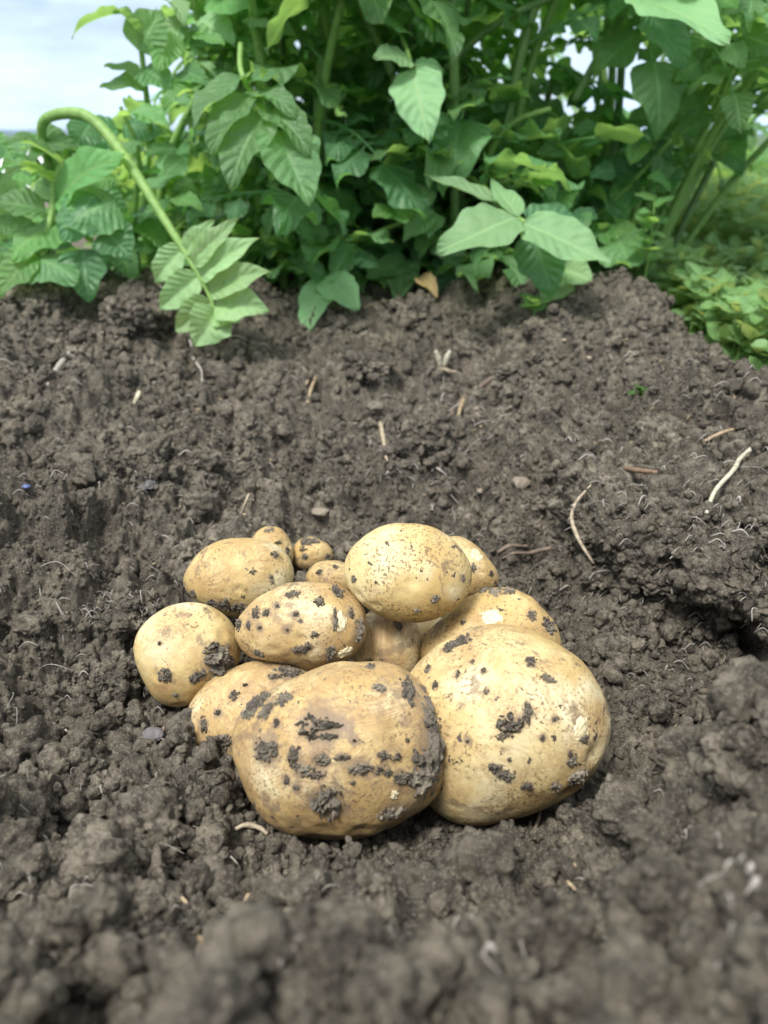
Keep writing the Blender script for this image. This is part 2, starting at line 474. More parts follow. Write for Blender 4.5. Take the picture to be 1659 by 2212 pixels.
# foreground heap, close under the camera
for a in [(0, 2212, .095), (420, 2212, .098), (830, 2212, .100), (1250, 2212, .125), (1659, 2212, .146),
          (0, 2000, .050), (420, 2000, .050), (830, 2000, .046), (1250, 2000, .092), (1659, 2000, .134),
          (0, 1850, .024), (420, 1860, .018), (700, 1870, .014), (900, 1870, .016), (1250, 1850, .056), (1500, 1800, .092),
          (1659, 1800, .122), (1659, 1560, .106), (1500, 1645, .080), (1380, 1700, .058), (1280, 1745, .038), (1120, 1810, .018),
          # pit floor
          (0, 1700, .016), (200, 1720, .018), (380, 1740, .018), (520, 1765, .010), (640, 1825, .003), (760, 1845, -.001), (950, 1815, .002), (733, 1690, -.004), (1100, 1640, -.006), (1300, 1700, .000),
          (1420, 1640, .004), (1590, 1530, -.006), (1659, 1480, -.006),
          (150, 1550, .014), (0, 1450, .026), (250, 1400, .020), (420, 1450, .003), (560, 1500, -.002), (900, 1450, -.004), (1300, 1500, .000),
          
          (0, 1250, .044), (250, 1230, .030), (520, 1270, .012), (700, 1250, .012), (900, 1280, .006), (1150, 1300, .006), (1300, 1300, .010),
          (1659, 1412, .002), (1540, 1405, .000), (1430, 1395, .002),
          (0, 1080, .066), (300, 1080, .046), (560, 1120, .028), (830, 1100, .026), (1100, 1120, .028), (1280, 1180, .026),
          (1330, 1130, .036),
          (0, 900, .082), (300, 900, .066), (600, 920, .050), (830, 930, .048), (1080, 930, .056), (1300, 960, .072), (1480, 1000, .083), (1659, 1030, .090),
          (0, 760, .096), (300, 760, .084), (600, 780, .068), (830, 800, .066), (1080, 780, .078), (1300, 800, .090), (1500, 860, .095), (1659, 900, .098),
          (0, 655, .112), (160, 640, .116), (340, 650, .110), (560, 700, .088), (760, 690, .092), (960, 660, .100), (1200, 630, .110), (1350, 610, .113),
          (1430, 665, .110), (1500, 725, .106), (1580, 790, .103), (1659, 845, .102)]:
    gp(*a)
# behind the ridge
for a in [(.17, .36, .005), (.22, .36, .008), (.30, .36, .03), (.15, .40, .012), (.20, .42, .025), (.16, .46, .04), (.22, .48, .062), (.30, .44, .055), (-.55, 1.0, .09), (-.3, 1.05, .09), (0, 1.1, .08), (.25, 1.15, .08), (.33, .60, .05), (.38, .60, -.02), (.335, .72, .04), (.39, .76, -.03), (.34, .86, .04), (.40, .90, -.03), (.36, 1.0, .02), (.42, 1.05, -.03), (.42, 1.3, -.02), (.55, .75, -.03),
          (.40, .48, .05), (.52, .48, .0), (.50, .36, .06), (.42, .40, .085), (-.5, .4, .07), (-.6, .7, .10), (-.3, .2, .04), (-.3, .05, .08), (-.15, -.1, .11), (.15, -.1, .15), (.3, .1, .15), (.35, .25, .12),
          (0, 1.6, .02), (-.6, 1.6, .02), (.6, 1.6, -.03), (1.0, 1.0, -.03), (-1.2, 1.0, .03), (1.0, .3, .05), (-1.0, .2, .05), (0, -.5, .05), (.8, -.4, .05), (-.8, -.4, .05)]:
    gx(*a)
G = np.array(G)
def _phi(r2): return 0.5 * r2 * np.log(r2 + 1e-12)
_n = len(G)
_A = np.zeros((_n + 3, _n + 3))
_d2 = ((G[:, None, :2] - G[None, :, :2]) ** 2).sum(2)
_A[:_n, :_n] = _phi(_d2) + np.eye(_n) * 1e-6
_A[:_n, _n] = 1; _A[:_n, _n + 1:] = G[:, :2]; _A[_n, :_n] = 1; _A[_n + 1:, :_n] = G[:, :2].T
_w = np.linalg.solve(_A, np.concatenate([G[:, 2], np.zeros(3)]))
def base_h(x, y):
    x = np.asarray(x, float); y = np.asarray(y, float)
    z = np.full(x.shape, _w[_n]) + _w[_n + 1] * x + _w[_n + 2] * y
    for i in range(_n):
        z += _w[i] * _phi((x - G[i, 0]) ** 2 + (y - G[i, 1]) ** 2)
    r = np.sqrt(x * x + y * y)
    t = np.clip((r - 1.1) / 0.7, 0, 1); t = t * t * (3 - 2 * t)
    far = -0.03 + 0.02 * fbm2(x * 0.4, y * 0.4, 3, 2)
    return np.clip(z, -.05, .17) * (1 - t) + far * t
def rough_h(x, y):
    x = np.asarray(x, float); y = np.asarray(y, float)
    r = np.sqrt(x * x + y * y)
    f = np.clip((4 - r) / 2, 0.3, 1)
    # the place under the heap of potatoes is trodden flatter
    pile = np.exp(-(((x - .005) / .122) ** 2 + ((y - .325) / .13) ** 2) ** 2)
    h = 0.026 * fbm2(x * 12, y * 12, 40, 3) * (1 - .6 * pile)
    patch = np.clip(0.5 + 1.6 * fbm2(x * 7, y * 7, 90, 2), 0.15, 1.0)
    near = np.clip((.225 - y) / .07, 0, 1)
    lip = np.exp(-(((x - .015) / .095) ** 2 + ((y - .235) / .055) ** 2) ** 2)
    pile = np.maximum(pile, lip); near = near * (1 - lip)
    near = near * (.30 + .70 * np.clip(np.maximum((x - .05), (-.05 - x)) / .05, 0, 1))
    h = h + clods(x, y, 0.045, 1, 0.45 ) * (0.34 + .35 * near) * (1 - pile) * patch
    h = h - clods(x, y, 0.034, 15, 0.42) * .60 * (1 - pile)          # pockets between the lumps
    h = h + (clods(x, y, 0.030, 8, 0.55) * .75 - .004) * near * (1 - pile)
    h = h - .007 * np.clip(1 - np.abs(fbm2(x * 38, y * 38, 71, 2)) * 9, 0, 1) * (1 - .7 * pile) * patch
    h = h + clods(x, y, 0.020, 2, 0.62) * 0.70 * (0.4 + 0.6 * patch)
    h = h + clods(x, y, 0.0135, 12, 0.5) * 0.70
    h = h + clods(x, y, 0.0095, 3, 0.62) * 0.80
    h = h + clods(x, y, 0.0048, 4, 0.75) * 0.75
    h = h + 0.0030 * fbm2(x * 300, y * 300, 60, 4)
    return h * f - 0.006
def ground(x, y):
    return base_h(x, y) + rough_h(x, y)

def gpoint(x, y):
    x = np.asarray(x, float); y = np.asarray(y, float)
    e = .006
    b = base_h(x, y); hx = (base_h(x + e, y) - b) / e; hy = (base_h(x, y + e) - b) / e
    r = rough_h(x, y); il = 1 / np.sqrt(1 + hx * hx + hy * hy)
    near = np.hypot(x, y) < 3
    # on steep faces the relief stands out sideways, with a roughness of its own
    st = np.clip((np.hypot(hx, hy) - .7) / 1.2, 0, 1) * near
    r2 = r * (1 - .5 * st) + st * .010 * fbm3(np.stack([x * 60, y * 60, b * 60], -1), 33, 4)
    return np.stack([x - hx * il * r2 * near, y - hy * il * r2 * near, b + il * r2], -1), np.hypot(hx, hy)
def build_ground():
    ra = np.concatenate([[0.004, .03], np.exp(np.linspace(math.log(0.045), math.log(1.25), 980)),
                         np.exp(np.linspace(math.log(1.27), math.log(4), 130)), np.exp(np.linspace(math.log(4.3), math.log(900), 50))])
    th = np.concatenate([np.linspace(-R(42), R(42), 860), np.linspace(R(42), R(318), 170)[1:-1]])
    RR, TH = np.meshgrid(ra, th, indexing='ij')
    X = RR * np.sin(TH); Y = RR * np.cos(TH)
    V, _ = gpoint(X.ravel(), Y.ravel())
    nr, nt_ = X.shape
    i = np.arange(nr - 1)[:, None]; j = np.arange(nt_)[None, :]; k = (j + 1) % nt_
    F = np.stack([i * nt_ + j + 0 * i, (i) * nt_ + k, (i + 1) * nt_ + k, (i + 1) * nt_ + j], -1).reshape(-1, 4)
    me = mesh_np('ground', V, F[:, ::-1], M_SOIL)
    return tag(link('ground', me), kind='structure')
g_ob = build_ground()
# the overhanging bank on the right: a crust of earth left standing over the hollow
BV, BF = ico(8)
def bank():
    P = np.sign(BV) * np.abs(BV) ** .72
    V = P * np.array([.205, .125, .044])
    V *= (1 + .16 * fbm3(BV * 2.1 + 4, 61, 3))[:, None]
    V[:, 2] += .012 * (V[:, 0] / .2) - .010 * np.clip(-V[:, 0] / .2, 0, 1)
    V = crumbly(V, 62, (.030, .014, .0065), BF)
    V = crumbly(V, 63, (.0075, .0034), BF)
    o = link('soil_bank', mesh_np('soil_bank', V, BF, M_SOIL), None, (.325, .455, .058))
    o['kind'] = 'structure'
    return o
bank_ob = bank()
bpy.context.view_layer.update()

# crumbs and clods of loose earth: nobody could count them
def clod_shapes(sub, n, seed, amp=0.62):
    V, F = ico(sub)
    res = []
    for k in range(n):
        p = V * 1.3 + k * 7.3 + seed
        r = 1 + amp * fbm3(p, seed, 3) + ((0.34 if sub > 2 else .2) * fbm3(V * 4.2 + k, seed + 9, 3))
        r = r * (1 - .10 * (vnoise3(V * 3.1 + k, 3) > .62))
        res.append(V * r[:, None] * np.array([1, nrg.uniform(.7, 1), nrg.uniform(.6, .9)]))
    return res, F
def rotmats(n):
    q = nrg.normal(size=(n, 4)); q /= np.linalg.norm(q, axis=1)[:, None]
    w_, x, y, z = q.T
    return np.stack([np.stack([1 - 2 * (y * y + z * z), 2 * (x * y - z * w_), 2 * (x * z + y * w_)], -1),
                     np.stack([2 * (x * y + z * w_), 1 - 2 * (x * x + z * z), 2 * (y * z - x * w_)], -1),
                     np.stack([2 * (x * z - y * w_), 2 * (y * z + x * w_), 1 - 2 * (x * x + y * y)], -1)], 1)
def scatter(n, rmin, rmax, sub, region, seed, keep=None, sink=0.25, steep=False):
    x = nrg.uniform(region[0], region[1], n); y = nrg.uniform(region[2], region[3], n)
    ang = np.abs(np.arctan2(x, y)); ok = (ang < R(44)) & (np.hypot(x, y) > .05)
    dn = vnoise2(x * 9, y * 9, seed + 77) * .7 + vnoise2(x * 30, y * 30, seed + 78) * .3
    ok &= dn > nrg.uniform(0.15, .75, n)
    if keep is not None: ok &= keep(x, y)
    x = x[ok]; y = y[ok]; n = len(x)
    s = rmin * (rmax / rmin) ** (nrg.random(n) ** 1.8)
    Pg, sl = gpoint(x, y)
    if steep:
        k_ = sl > .8; x, y, s, Pg = x[k_], y[k_], s[k_], Pg[k_]; n = len(x)
    Pg[:, 2] += s * (0.6 - 2 * sink * nrg.random(n))
    shapes, F = clod_shapes(sub, 14, seed)
    shapes = np.array(shapes); pick = nrg.integers(0, 14, n)
    V = np.einsum('nij,nvj->nvi', rotmats(n), shapes[pick]) * s[:, None, None] + Pg[:, None, :]
    nv = shapes.shape[1]
    FF = (F[None] + (np.arange(n) * nv)[:, None, None]).reshape(-1, 3)
    return V.reshape(-1, 3), FF
def off_pile(x, y): return ((((x - .015) / .095) ** 2 + ((y - .235) / .050) ** 2) > 1) & ((((x - .02) / .115) ** 2 + ((y - .315) / .125) ** 2) > 1)
def build_clods():
    parts = [scatter(420, .008, .017, 4, (-.6, .6, .03, 1.15), 21, off_pile, .35), scatter(170, .007, .015, 4, (-.22, .22, .04, .24), 31, off_pile, .2),
             scatter(1600, .003, .007, 3, (-.2, .2, .04, .26), 32, off_pile, .1),
             scatter(6000, .0038, .008, 3, (-.6, .6, .03, 1.1), 22, off_pile), scatter(700, .0025, .0055, 3, (-.1, .14, .17, .27), 35), scatter(90, .007, .015, 4, (.055, .21, .14, .25), 36, None, .1), scatter(260, .004, .009, 3, (.12, .32, .29, .41), 37, None, .0),
             scatter(26000, .0019, .0038, 2, (-.5, .5, .05, .95), 23),
             scatter(60000, .0009, .0019, 1, (-.35, .35, .12, .62), 24),
             scatter(1500, .004, .010, 3, (.1, .4, .15, .6), 25, None, .2, True), scatter(9000, .0018, .004, 2, (.1, .4, .15, .6), 26, None, .2, True)]
    # crumbs clinging to the bank
    bco = np.empty(len(bank_ob.data.vertices) * 3, dtype=np.float32); bank_ob.data.vertices.foreach_get('co', bco)
    bco = bco.reshape(-1, 3) + np.array(bank_ob.location)
    for n_, r0, r1, sub in ((420, .003, .0075, 3), (3200, .0014, .0032, 2)):
        sh, Fb = clod_shapes(sub, 10, 44 + sub); sh = np.array(sh)
        pk = bco[nrg.integers(0, len(bco), n_)]; ss = r0 * (r1 / r0) ** (nrg.random(n_) ** 1.6)
        Vb = np.einsum('nij,nvj->nvi', rotmats(n_), sh[nrg.integers(0, 10, n_)]) * ss[:, None, None] + pk[:, None, :]
        parts.append((Vb.reshape(-1, 3), (Fb[None] + (np.arange(n_) * sh.shape[1])[:, None, None]).reshape(-1, 3)))
    Vs, Fs, o = [], [], 0
    for V, F in parts:
        Vs.append(V); Fs.append(F + o); o += len(V)
    me = mesh_np('soil_crumbs', np.vstack(Vs), np.vstack(Fs), M_SOIL)
    tag(link('soil_crumbs', me), 'loose dark brown crumbs of earth strewn all over the dug soil', 'soil', kind='stuff')
build_clods()

# ------------------------------------------------------------------ potatoes
ICO6 = ico(6); ICO5 = ico(7) if False else ico(6)
FR_ = {}
def potato(i, label, outline, d, depth, lump=0.03, streak=.5, film=.5, speck=.5, warm=.5, rot=(0, 0, 0), tilt=0.0, exp_=1.0):
    pts = np.array(outline, float)
    c = (pts.min(0) + pts.max(0)) / 2
    C = at_d(c[0], c[1], d)
    n = CAM - C; n /= np.linalg.norm(n)                   # towards the viewer's side
    rt = np.cross([0, 0, 1], n); rt /= np.linalg.norm(rt); up = np.cross(n, rt)
    loc = []
    for p in pts:
        r = ray(*p); t = np.dot(C - CAM, n) / np.dot(r, n); q = CAM + r * t - C
        loc.append((np.dot(q, rt), np.dot(q, up)))
    loc = np.array(loc)
    th = np.arctan2(loc[:, 1], loc[:, 0]); rr = np.hypot(loc[:, 0], loc[:, 1]); o = np.argsort(th); th, rr = th[o], rr[o]
    tt = np.linspace(-np.pi, np.pi, 256, endpoint=False)
    ri = np.interp(tt, np.concatenate([th - 2 * np.pi, th, th + 2 * np.pi]), np.tile(rr, 3))
    fz = np.fft.rfft(ri); fz[7:] = 0; 
    V, F = ICO6
    theta = np.arctan2(V[:, 1], V[:, 0])
    def evalr(t):
        s = np.full(t.shape, fz[0].real / 256)
        for k in range(1, 7):
            s = s + (2 / 256) * (fz[k].real * np.cos(k * (t + np.pi)) - fz[k].imag * np.sin(k * (t + np.pi)))
        return s
    rad = evalr(theta)
    # soften the outline's influence towards the two poles
    eq = np.hypot(V[:, 0], V[:, 1]); wgt = eq ** 2
    mean = ri.mean()
    # second-order outline (ellipse) for the poles, full outline at the rim
    def ell(t):
        s = np.full(t.shape, fz[0].real / 256)
        for k in (1, 2):
            s = s + (2 / 256) * (fz[k].real * np.cos(k * (t + np.pi)) - fz[k].imag * np.sin(k * (t + np.pi)))
        return s
    rad = rad * wgt + ell(theta) * (1 - wgt)
    D = depth * mean
    P = np.stack([V[:, 0] * rad, V[:, 1] * rad, V[:, 2] * D + tilt * V[:, 1] * rad * V[:, 2]], -1)
    nz = fbm3(V * 1.5 + i * 5.1, 70 + i, 2)
    P *= (1 + lump * 1.2 * nz * (1 - wgt * .6))[:, None]
    P *= (1 + (0.040 if i in (1, 3, 5, 12) else .022) * fbm3(V * 2.6 + i * 3.3, 170 + i, 3))[:, None]
    for k in range(14):      # eyes: small dimples with a brow
        e = nrg.normal(size=3); e /= np.linalg.norm(e); dd = np.arccos(np.clip(V @ e, -1, 1))
        P *= (1 - .026 * np.exp(-(dd / .10) ** 2) + .010 * np.exp(-((dd - .17) / .08) ** 2))[:, None]
    Mx = np.stack([rt, up, n], 1)
    film = min(.75, film + .10); speck = speck + .15
    mat = potato_mat('potato_skin', i, streak, film, speck, warm, rot)
    me = mesh_np('potato', P, F, mat)
    ob = link('potato', me)
    ob.matrix_world = Matrix([[*Mx[0], C[0]], [*Mx[1], C[1]], [*Mx[2], C[2]], [0, 0, 0, 1]])
    tag(ob, label, 'potato', 'potatoes heaped in the pit')
    bvh = BVHTree.FromPolygons([tuple(p) for p in P], [tuple(f) for f in F.tolist()])
    FR_[i] = (ob, bvh, C, Mx, d)
    return ob

def patch(i, px, py, rx, ry, thick, seed, n=30, rag=0.9, fr=2.2):
    """a ragged crust lying on the surface of potato i, in its own coordinates"""
    ob, bvh, C, Mx, d = FR_[i]
    r = ray(px, py); o = Mx.T @ (CAM - C); dr = Mx.T @ (r / np.linalg.norm(r))
    hit, nn, _, dist = bvh.ray_cast(Vector(o), Vector(dr))
    if hit is None: return None
    nn = Vector(nn)
    sx = rx * d / FPX; sy = ry * d / FPX
    ux = Vector((1, 0, 0)); t1 = (ux - nn * nn.dot(ux)).normalized(); t2 = nn.cross(t1)
    cosv = max(0.35, abs(nn.dot(Vector(dr))))
    a = 1.45
    g = np.linspace(-a, a, n)
    U, W = np.meshgrid(g, g, indexing='ij')
    rho = np.hypot(U, W)
    nz = fbm2(U * fr + seed * 3.1, W * fr + seed * 1.7, seed, 3)
    m = 1 - rho ** 1.6 + rag * (nz * 1.5 + .5 * fbm2(U * 7 + seed, W * 7, seed + 9, 2))
    hf = fbm2(U * 5 + seed, W * 5 - seed, seed + 50, 4)
    V = []; keep = m > 0
    for a_ in range(n):
        for b_ in range(n):
            p = hit + t1 * float(U[a_, b_] * sx) + t2 * float(W[a_, b_] * sy / cosv)
            loc, n2, _, _ = bvh.ray_cast(p + nn * .03, -nn)
            if loc is None:
                loc, n2 = p, nn; keep[a_, b_] = False
            hh = min(1, max(0, m[a_, b_]) * 2.2) ** .6 * thick * (0.55 + 1.15 * hf[a_, b_] + .35 * min(1, max(0, m[a_, b_]))) if keep[a_, b_] else -0.0005
            V.append(loc + n2 * max(float(hh), -0.0005 if not keep[a_, b_] else .00012))
    F = []
    for a_ in range(n - 1):
        for b_ in range(n - 1):
            if keep[a_, b_] or keep[a_ + 1, b_] or keep[a_, b_ + 1] or keep[a_ + 1, b_ + 1]:
                i0 = a_ * n + b_
                F.append((i0, i0 + n, i0 + n + 1, i0 + 1))
    return V, F
def add_patches(i, lst, part, mat, thick, big=13):
    Vs, Fs = [], []
    for k, (px, py, rx, ry, *rest) in enumerate(lst):
        th = (rest[0] if rest else thick)
        n = 50 if max(rx, ry) > 20 else (32 if max(rx, ry) > 9 else 22)
        if part == 'mud_clump': rx, ry = rx * rnd.uniform(.85, 1.15), ry * rnd.uniform(.75, 1.1)
        res = patch(i, px, py, rx, ry, th * (0.55 + 0.45 * min(1, max(rx, ry) / 20)), i * 40 + k + 3, n, 1.35 if part == 'mud_clump' else 0.5, 2.2 if part != 'mud_clump' else 2.2)
        if res is None or not res[1]: continue
        V, F = res
        if max(rx, ry) >= big:
            link(part, poly_mesh(part, V, F, mat), FR_[i][0])
        else:
            o = len(Vs); Vs += V; Fs += [tuple(q + o for q in f) for f in F]
    if Fs:
        link('mud_specks' if part == 'mud_clump' else part, poly_mesh('mud_specks', Vs, Fs, mat), FR_[i][0])

potato(1, 'big broad potato at the very front, smeared and crusted with dark mud',
       [(496, 1596), (502, 1565), (530, 1528), (580, 1491), (673, 1453), (735, 1434), (778, 1427), (828, 1434), (877, 1453), (908, 1478), (933, 1515), (952, 1559),
        (967, 1608), (969, 1652), (958, 1695), (915, 1745), (859, 1776), (791, 1804), (729, 1815), (679, 1810), (629, 1800), (580, 1778), (549, 1738), (524, 1675), (502, 1627)],
       .338, .86, .05, 1.0, .95, .6, .75, (0, 0, R(20)))
potato(2, 'largest rounded potato, pale and clean topped, at the right of the front one',
       [(862, 1500), (884, 1453), (921, 1416), (970, 1382), (1014, 1360), (1061, 1353), (1129, 1359), (1178, 1379), (1224, 1403), (1262, 1433), (1296, 1479), (1313, 1532),
        (1316, 1570), (1308, 1621), (1280, 1670), (1231, 1714), (1169, 1748), (1076, 1775), (1001, 1781), (950, 1765), (905, 1700), (870, 1600)],
       .358, .86, .03, .55, .25, .75, .25, (R(30), R(20), R(-40)))
potato(3, 'long brownish potato tucked behind the left side of the front one',
       [(397, 1571), (404, 1540), (424, 1498), (467, 1459), (517, 1439), (589, 1429), (643, 1432), (690, 1450), (715, 1500), (700, 1570), (650, 1625), (560, 1665), (480, 1670), (425, 1650), (400, 1612)],
       .392, .72, .04, .95, .5, .5, .7, (0, 0, R(55)))
potato(4, 'round potato at the far left of the heap, thick mud lump on its right',
       [(289, 1401), (301, 1361), (337, 1325), (378, 1306), (417, 1301), (481, 1325), (512, 1365), (520, 1410), (505, 1450), (478, 1480), (435, 1512), (384, 1528), (340, 1515), (318, 1488), (308, 1465), (294, 1435)],
       .405, .9, .03, .3, .25, .5, .35, (R(40), 0, R(70)))
potato(5, 'oval mud flecked potato mid heap, skin peeling at its right end',
       [(507, 1366), (512, 1340), (532, 1315), (582, 1279), (647, 1259), (697, 1256), (748, 1271), (780, 1304), (793, 1347), (784, 1390), (751, 1426), (697, 1445), (625, 1434), (575, 1426), (535, 1412), (514, 1390)],
       .386, .74, .03, .8, .6, .6, .8, (0, R(20), R(25)))
potato(6, 'pale oval potato at the upper left of the heap, in front of the smallest ones',
       [(399, 1270), (400, 1239), (424, 1199), (467, 1172), (525, 1163), (575, 1169), (618, 1196), (635, 1232), (628, 1270), (595, 1308), (555, 1330), (510, 1335), (467, 1318), (420, 1297)],
       .445, .8, .03, .35, .25, .55, .5, (0, 0, R(10)))
potato(7, 'small speckled potato standing upright at the very back left of the heap',
       [(543, 1165), (561, 1143), (586, 1136), (611, 1145), (625, 1167), (634, 1196), (625, 1222), (585, 1232), (552, 1215), (543, 1190)],
       .492, .85, .02, .3, .3, .8, .5)
potato(8, 'smallest potato, dark flecked, lying alone behind the heap',
       [(631, 1190), (647, 1166), (672, 1160), (697, 1169), (719, 1192), (717, 1210), (690, 1226), (654, 1231), (634, 1217)],
       .500, .9, .02, .3, .7, .5, .9)
potato(9, 'half hidden potato between the smallest one and the topmost one',
       [(660, 1245), (676, 1222), (715, 1212), (750, 1219), (780, 1245), (765, 1275), (720, 1290), (675, 1275)],
       .462, .9, .04, .5, .3, .6, .6)
potato(10, 'clean finely speckled oval potato resting on top of the heap',
       [(743, 1228), (747, 1255), (764, 1285), (787, 1308), (825, 1331), (882, 1344), (920, 1342), (966, 1325), (996, 1300), (1015, 1274), (1020, 1245), (1013, 1213), (992, 1179), (958, 1150),
        (912, 1134), (863, 1131), (806, 1144), (768, 1175), (749, 1201)],
       .385, .84, .02, .0, .12, 1.05, .35, (0, 0, R(-30)))
potato(11, 'ochre potato partly hidden behind the right side of the topmost one',
       [(945, 1180), (966, 1160), (996, 1160), (1034, 1186), (1061, 1217), (1078, 1247), (1072, 1266), (1049, 1283), (1010, 1295), (965, 1290), (935, 1250), (932, 1210)],
       .448, .8, .03, .6, .4, .5, .8, (0, 0, R(40)))
potato(12, 'tan potato with a scraped white patch, behind the largest one',
       [(903, 1418), (912, 1384), (943, 1350), (977, 1320), (1019, 1287), (1057, 1271), (1102, 1271), (1148, 1291), (1186, 1327), (1205, 1361), (1213, 1400), (1190, 1445), (1120, 1475), (1020, 1480), (930, 1455)],
       .408, .72, .03, .7, .4, .5, .7, (0, 0, R(-25)))
potato(13, 'shaded brown potato deep in the middle under the topmost one',
       [(758, 1395), (775, 1345), (815, 1312), (870, 1316), (903, 1355), (908, 1410), (885, 1465), (830, 1485), (780, 1455)],
       .412, .7, .03, .9, .6, .4, .8, (0, 0, R(-50)))
potato(14, 'pale potato showing only as a light sliver in the gap below the topmost one',
       [(885, 1375), (895, 1340), (925, 1325), (960, 1340), (975, 1375), (955, 1410), (920, 1420), (893, 1405)],
       .438, .8, .02, .1, .0, .2, .0)

mud = {
 1: [(691, 1568, 36, 28, .0030), (573, 1620, 22, 18), (552, 1520, 26, 12), (614, 1509, 18, 9), (574, 1537, 16, 10), (818, 1486, 14, 8), (883, 1490, 14, 15), (935, 1602, 24, 46, .0028),
     (921, 1664, 30, 26, .0026), (694, 1639, 13, 10), (738, 1635, 11, 6), (651, 1662, 17, 10), (688, 1673, 14, 9), (778, 1661, 20, 8), (819, 1664, 8, 6), (828, 1633, 10, 8), (856, 1636, 9, 6),
     (710, 1732, 28, 24, .0028), (846, 1754, 20, 9), (955, 1700, 16, 20), (598, 1562, 6, 8), (620, 1684, 6, 6), (840, 1670, 7, 7), (636, 1633, 10, 14), (640, 1700, 5, 4), (760, 1690, 5, 4),
     (800, 1440, 8, 3), (766, 1600, 4, 3), (880, 1600, 4, 4), (870, 1680, 18, 8)],
 2: [(995, 1385, 18, 8), (970, 1398, 14, 8), (894, 1440, 12, 8), (1147, 1429, 10, 8), (1184, 1467, 12, 6), (1050, 1494, 6, 8), (1139, 1540, 8, 16), (1101, 1565, 20, 18, .0028), (1045, 1450, 6, 5),
     (1262, 1597, 12, 6), (1235, 1644, 10, 9), (1231, 1628, 4, 4), (1067, 1657, 13, 8), (1091, 1675, 16, 10), (1138, 1698, 10, 6), (1200, 1699, 8, 6), (1250, 1680, 20, 8), (924, 1446, 6, 5),
     (989, 1456, 4, 5), (1082, 1590, 8, 8), (1197, 1554, 4, 4), (1172, 1593, 4, 6), (1020, 1430, 4, 4), (1150, 1436, 5, 4), (1010, 1600, 4, 3), (1100, 1640, 3, 3), (940, 1480, 6, 5)],
 3: [(626, 1453, 28, 14), (504, 1502, 9, 8), (483, 1608, 12, 14), (440, 1565, 6, 12), (431, 1630, 10, 8), (592, 1463, 14, 5), (470, 1540, 6, 5), (530, 1480, 5, 4)],
 4: [(470, 1430, 36, 26, .0042), (357, 1460, 14, 12), (463, 1394, 9, 5), (427, 1462, 12, 14), (380, 1500, 5, 4), (345, 1390, 3, 3)],
 5: [(631, 1284, 12, 6), (553, 1325, 8, 10), (575, 1323, 7, 8), (638, 1327, 6, 6), (679, 1370, 7, 6), (665, 1397, 8, 6), (647, 1404, 11, 9), (517, 1350, 8, 10), (537, 1350, 5, 5), (758, 1325, 5, 8),
     (778, 1361, 12, 18), (715, 1412, 10, 10), (730, 1278, 14, 7), (560, 1411, 10, 5), (724, 1340, 4, 16), (600, 1310, 4, 4), (690, 1300, 9, 8), (620, 1360, 3, 3), (560, 1355, 5, 4)],
 6: [(593, 1199, 9, 6), (418, 1284, 8, 4), (460, 1302, 9, 6), (485, 1307, 12, 8), (514, 1313, 12, 9), (586, 1246, 3, 3), (588, 1257, 3, 3), (545, 1235, 6, 5)],
 7: [(582, 1146, 8, 4), (600, 1172, 6, 3), (620, 1190, 5, 7)],
 8: [(668, 1169, 14, 6), (654, 1185, 7, 6), (658, 1202, 6, 5), (708, 1205, 5, 5)],
 9: [(690, 1235, 6, 4), (725, 1225, 5, 3)],
 10: [(939, 1296, 9, 8), (812, 1257, 3, 3), (765, 1250, 6, 4), (1000, 1250, 3, 3), (900, 1318, 5, 3)],
 11: [(1022, 1226, 5, 8), (1060, 1240, 6, 5)],
 12: [(1045, 1276, 10, 6), (1072, 1277, 16, 6), (1100, 1277, 10, 5), (1186, 1351, 14, 9), (1150, 1329, 10, 10, .0008), (1000, 1345, 5, 4)],
 13: [(800, 1430, 10, 5), (860, 1350, 8, 10)],
}
for i, l in mud.items():
    add_patches(i, l, 'mud_clump', M_MUD, .0015)
for i, (ob, bvh, C, Mx, d) in FR_.items():
    co = np.empty(len(ob.data.vertices) * 3, dtype=np.float32); ob.data.vertices.foreach_get('co', co); co = co.reshape(-1, 3).astype(float)
    dirt = np.zeros(len(co))
    for k, (px, py, rx, ry, *rest) in enumerate(mud.get(i, [])):
        if k % 3 == 1 and max(rx, ry) < 10: continue
        r = ray(px, py); hit, nn, _, _ = bvh.ray_cast(Vector(Mx.T @ (CAM - C)), Vector(Mx.T @ (r / np.linalg.norm(r))))
        if hit is None: continue
        rad = max(.0022, 1.25 * (rx + ry) / 2 * d / FPX)
        dirt = np.maximum(dirt, .62 * np.exp(-(np.linalg.norm(co - np.array(hit), axis=1) / rad) ** 2))
    wz = (co @ Mx.T)[:, 2]; lo = wz.min(); hi = wz.max()
    dirt = dirt + .34 * np.clip(1 - (wz - lo) / (hi - lo) / .42, 0, 1)        # earth picked up where it lay
    dirt = dirt + {1: .16, 3: .14, 5: .13, 13: .15, 8: .10}.get(i, .03)
    at_ = ob.data.attributes.new('dirt', 'FLOAT', 'POINT'); at_.data.foreach_set('value', dirt.astype(np.float32))
scr = {2: [(1256, 1572, 17, 16, .0006)], 12: [(1062, 1332, 24, 15, .0004)], 5: [(735, 1345, 14, 20, .0007), (748, 1410, 20, 9, .0006)], 1: [(853, 1716, 8, 8, .0007)],
       11: [(1030, 1197, 14, 11, .0004)]}
for i, l in scr.items():
    add_patches(i, l, 'scraped_skin', M_SCRAPE, .0006, big=0)

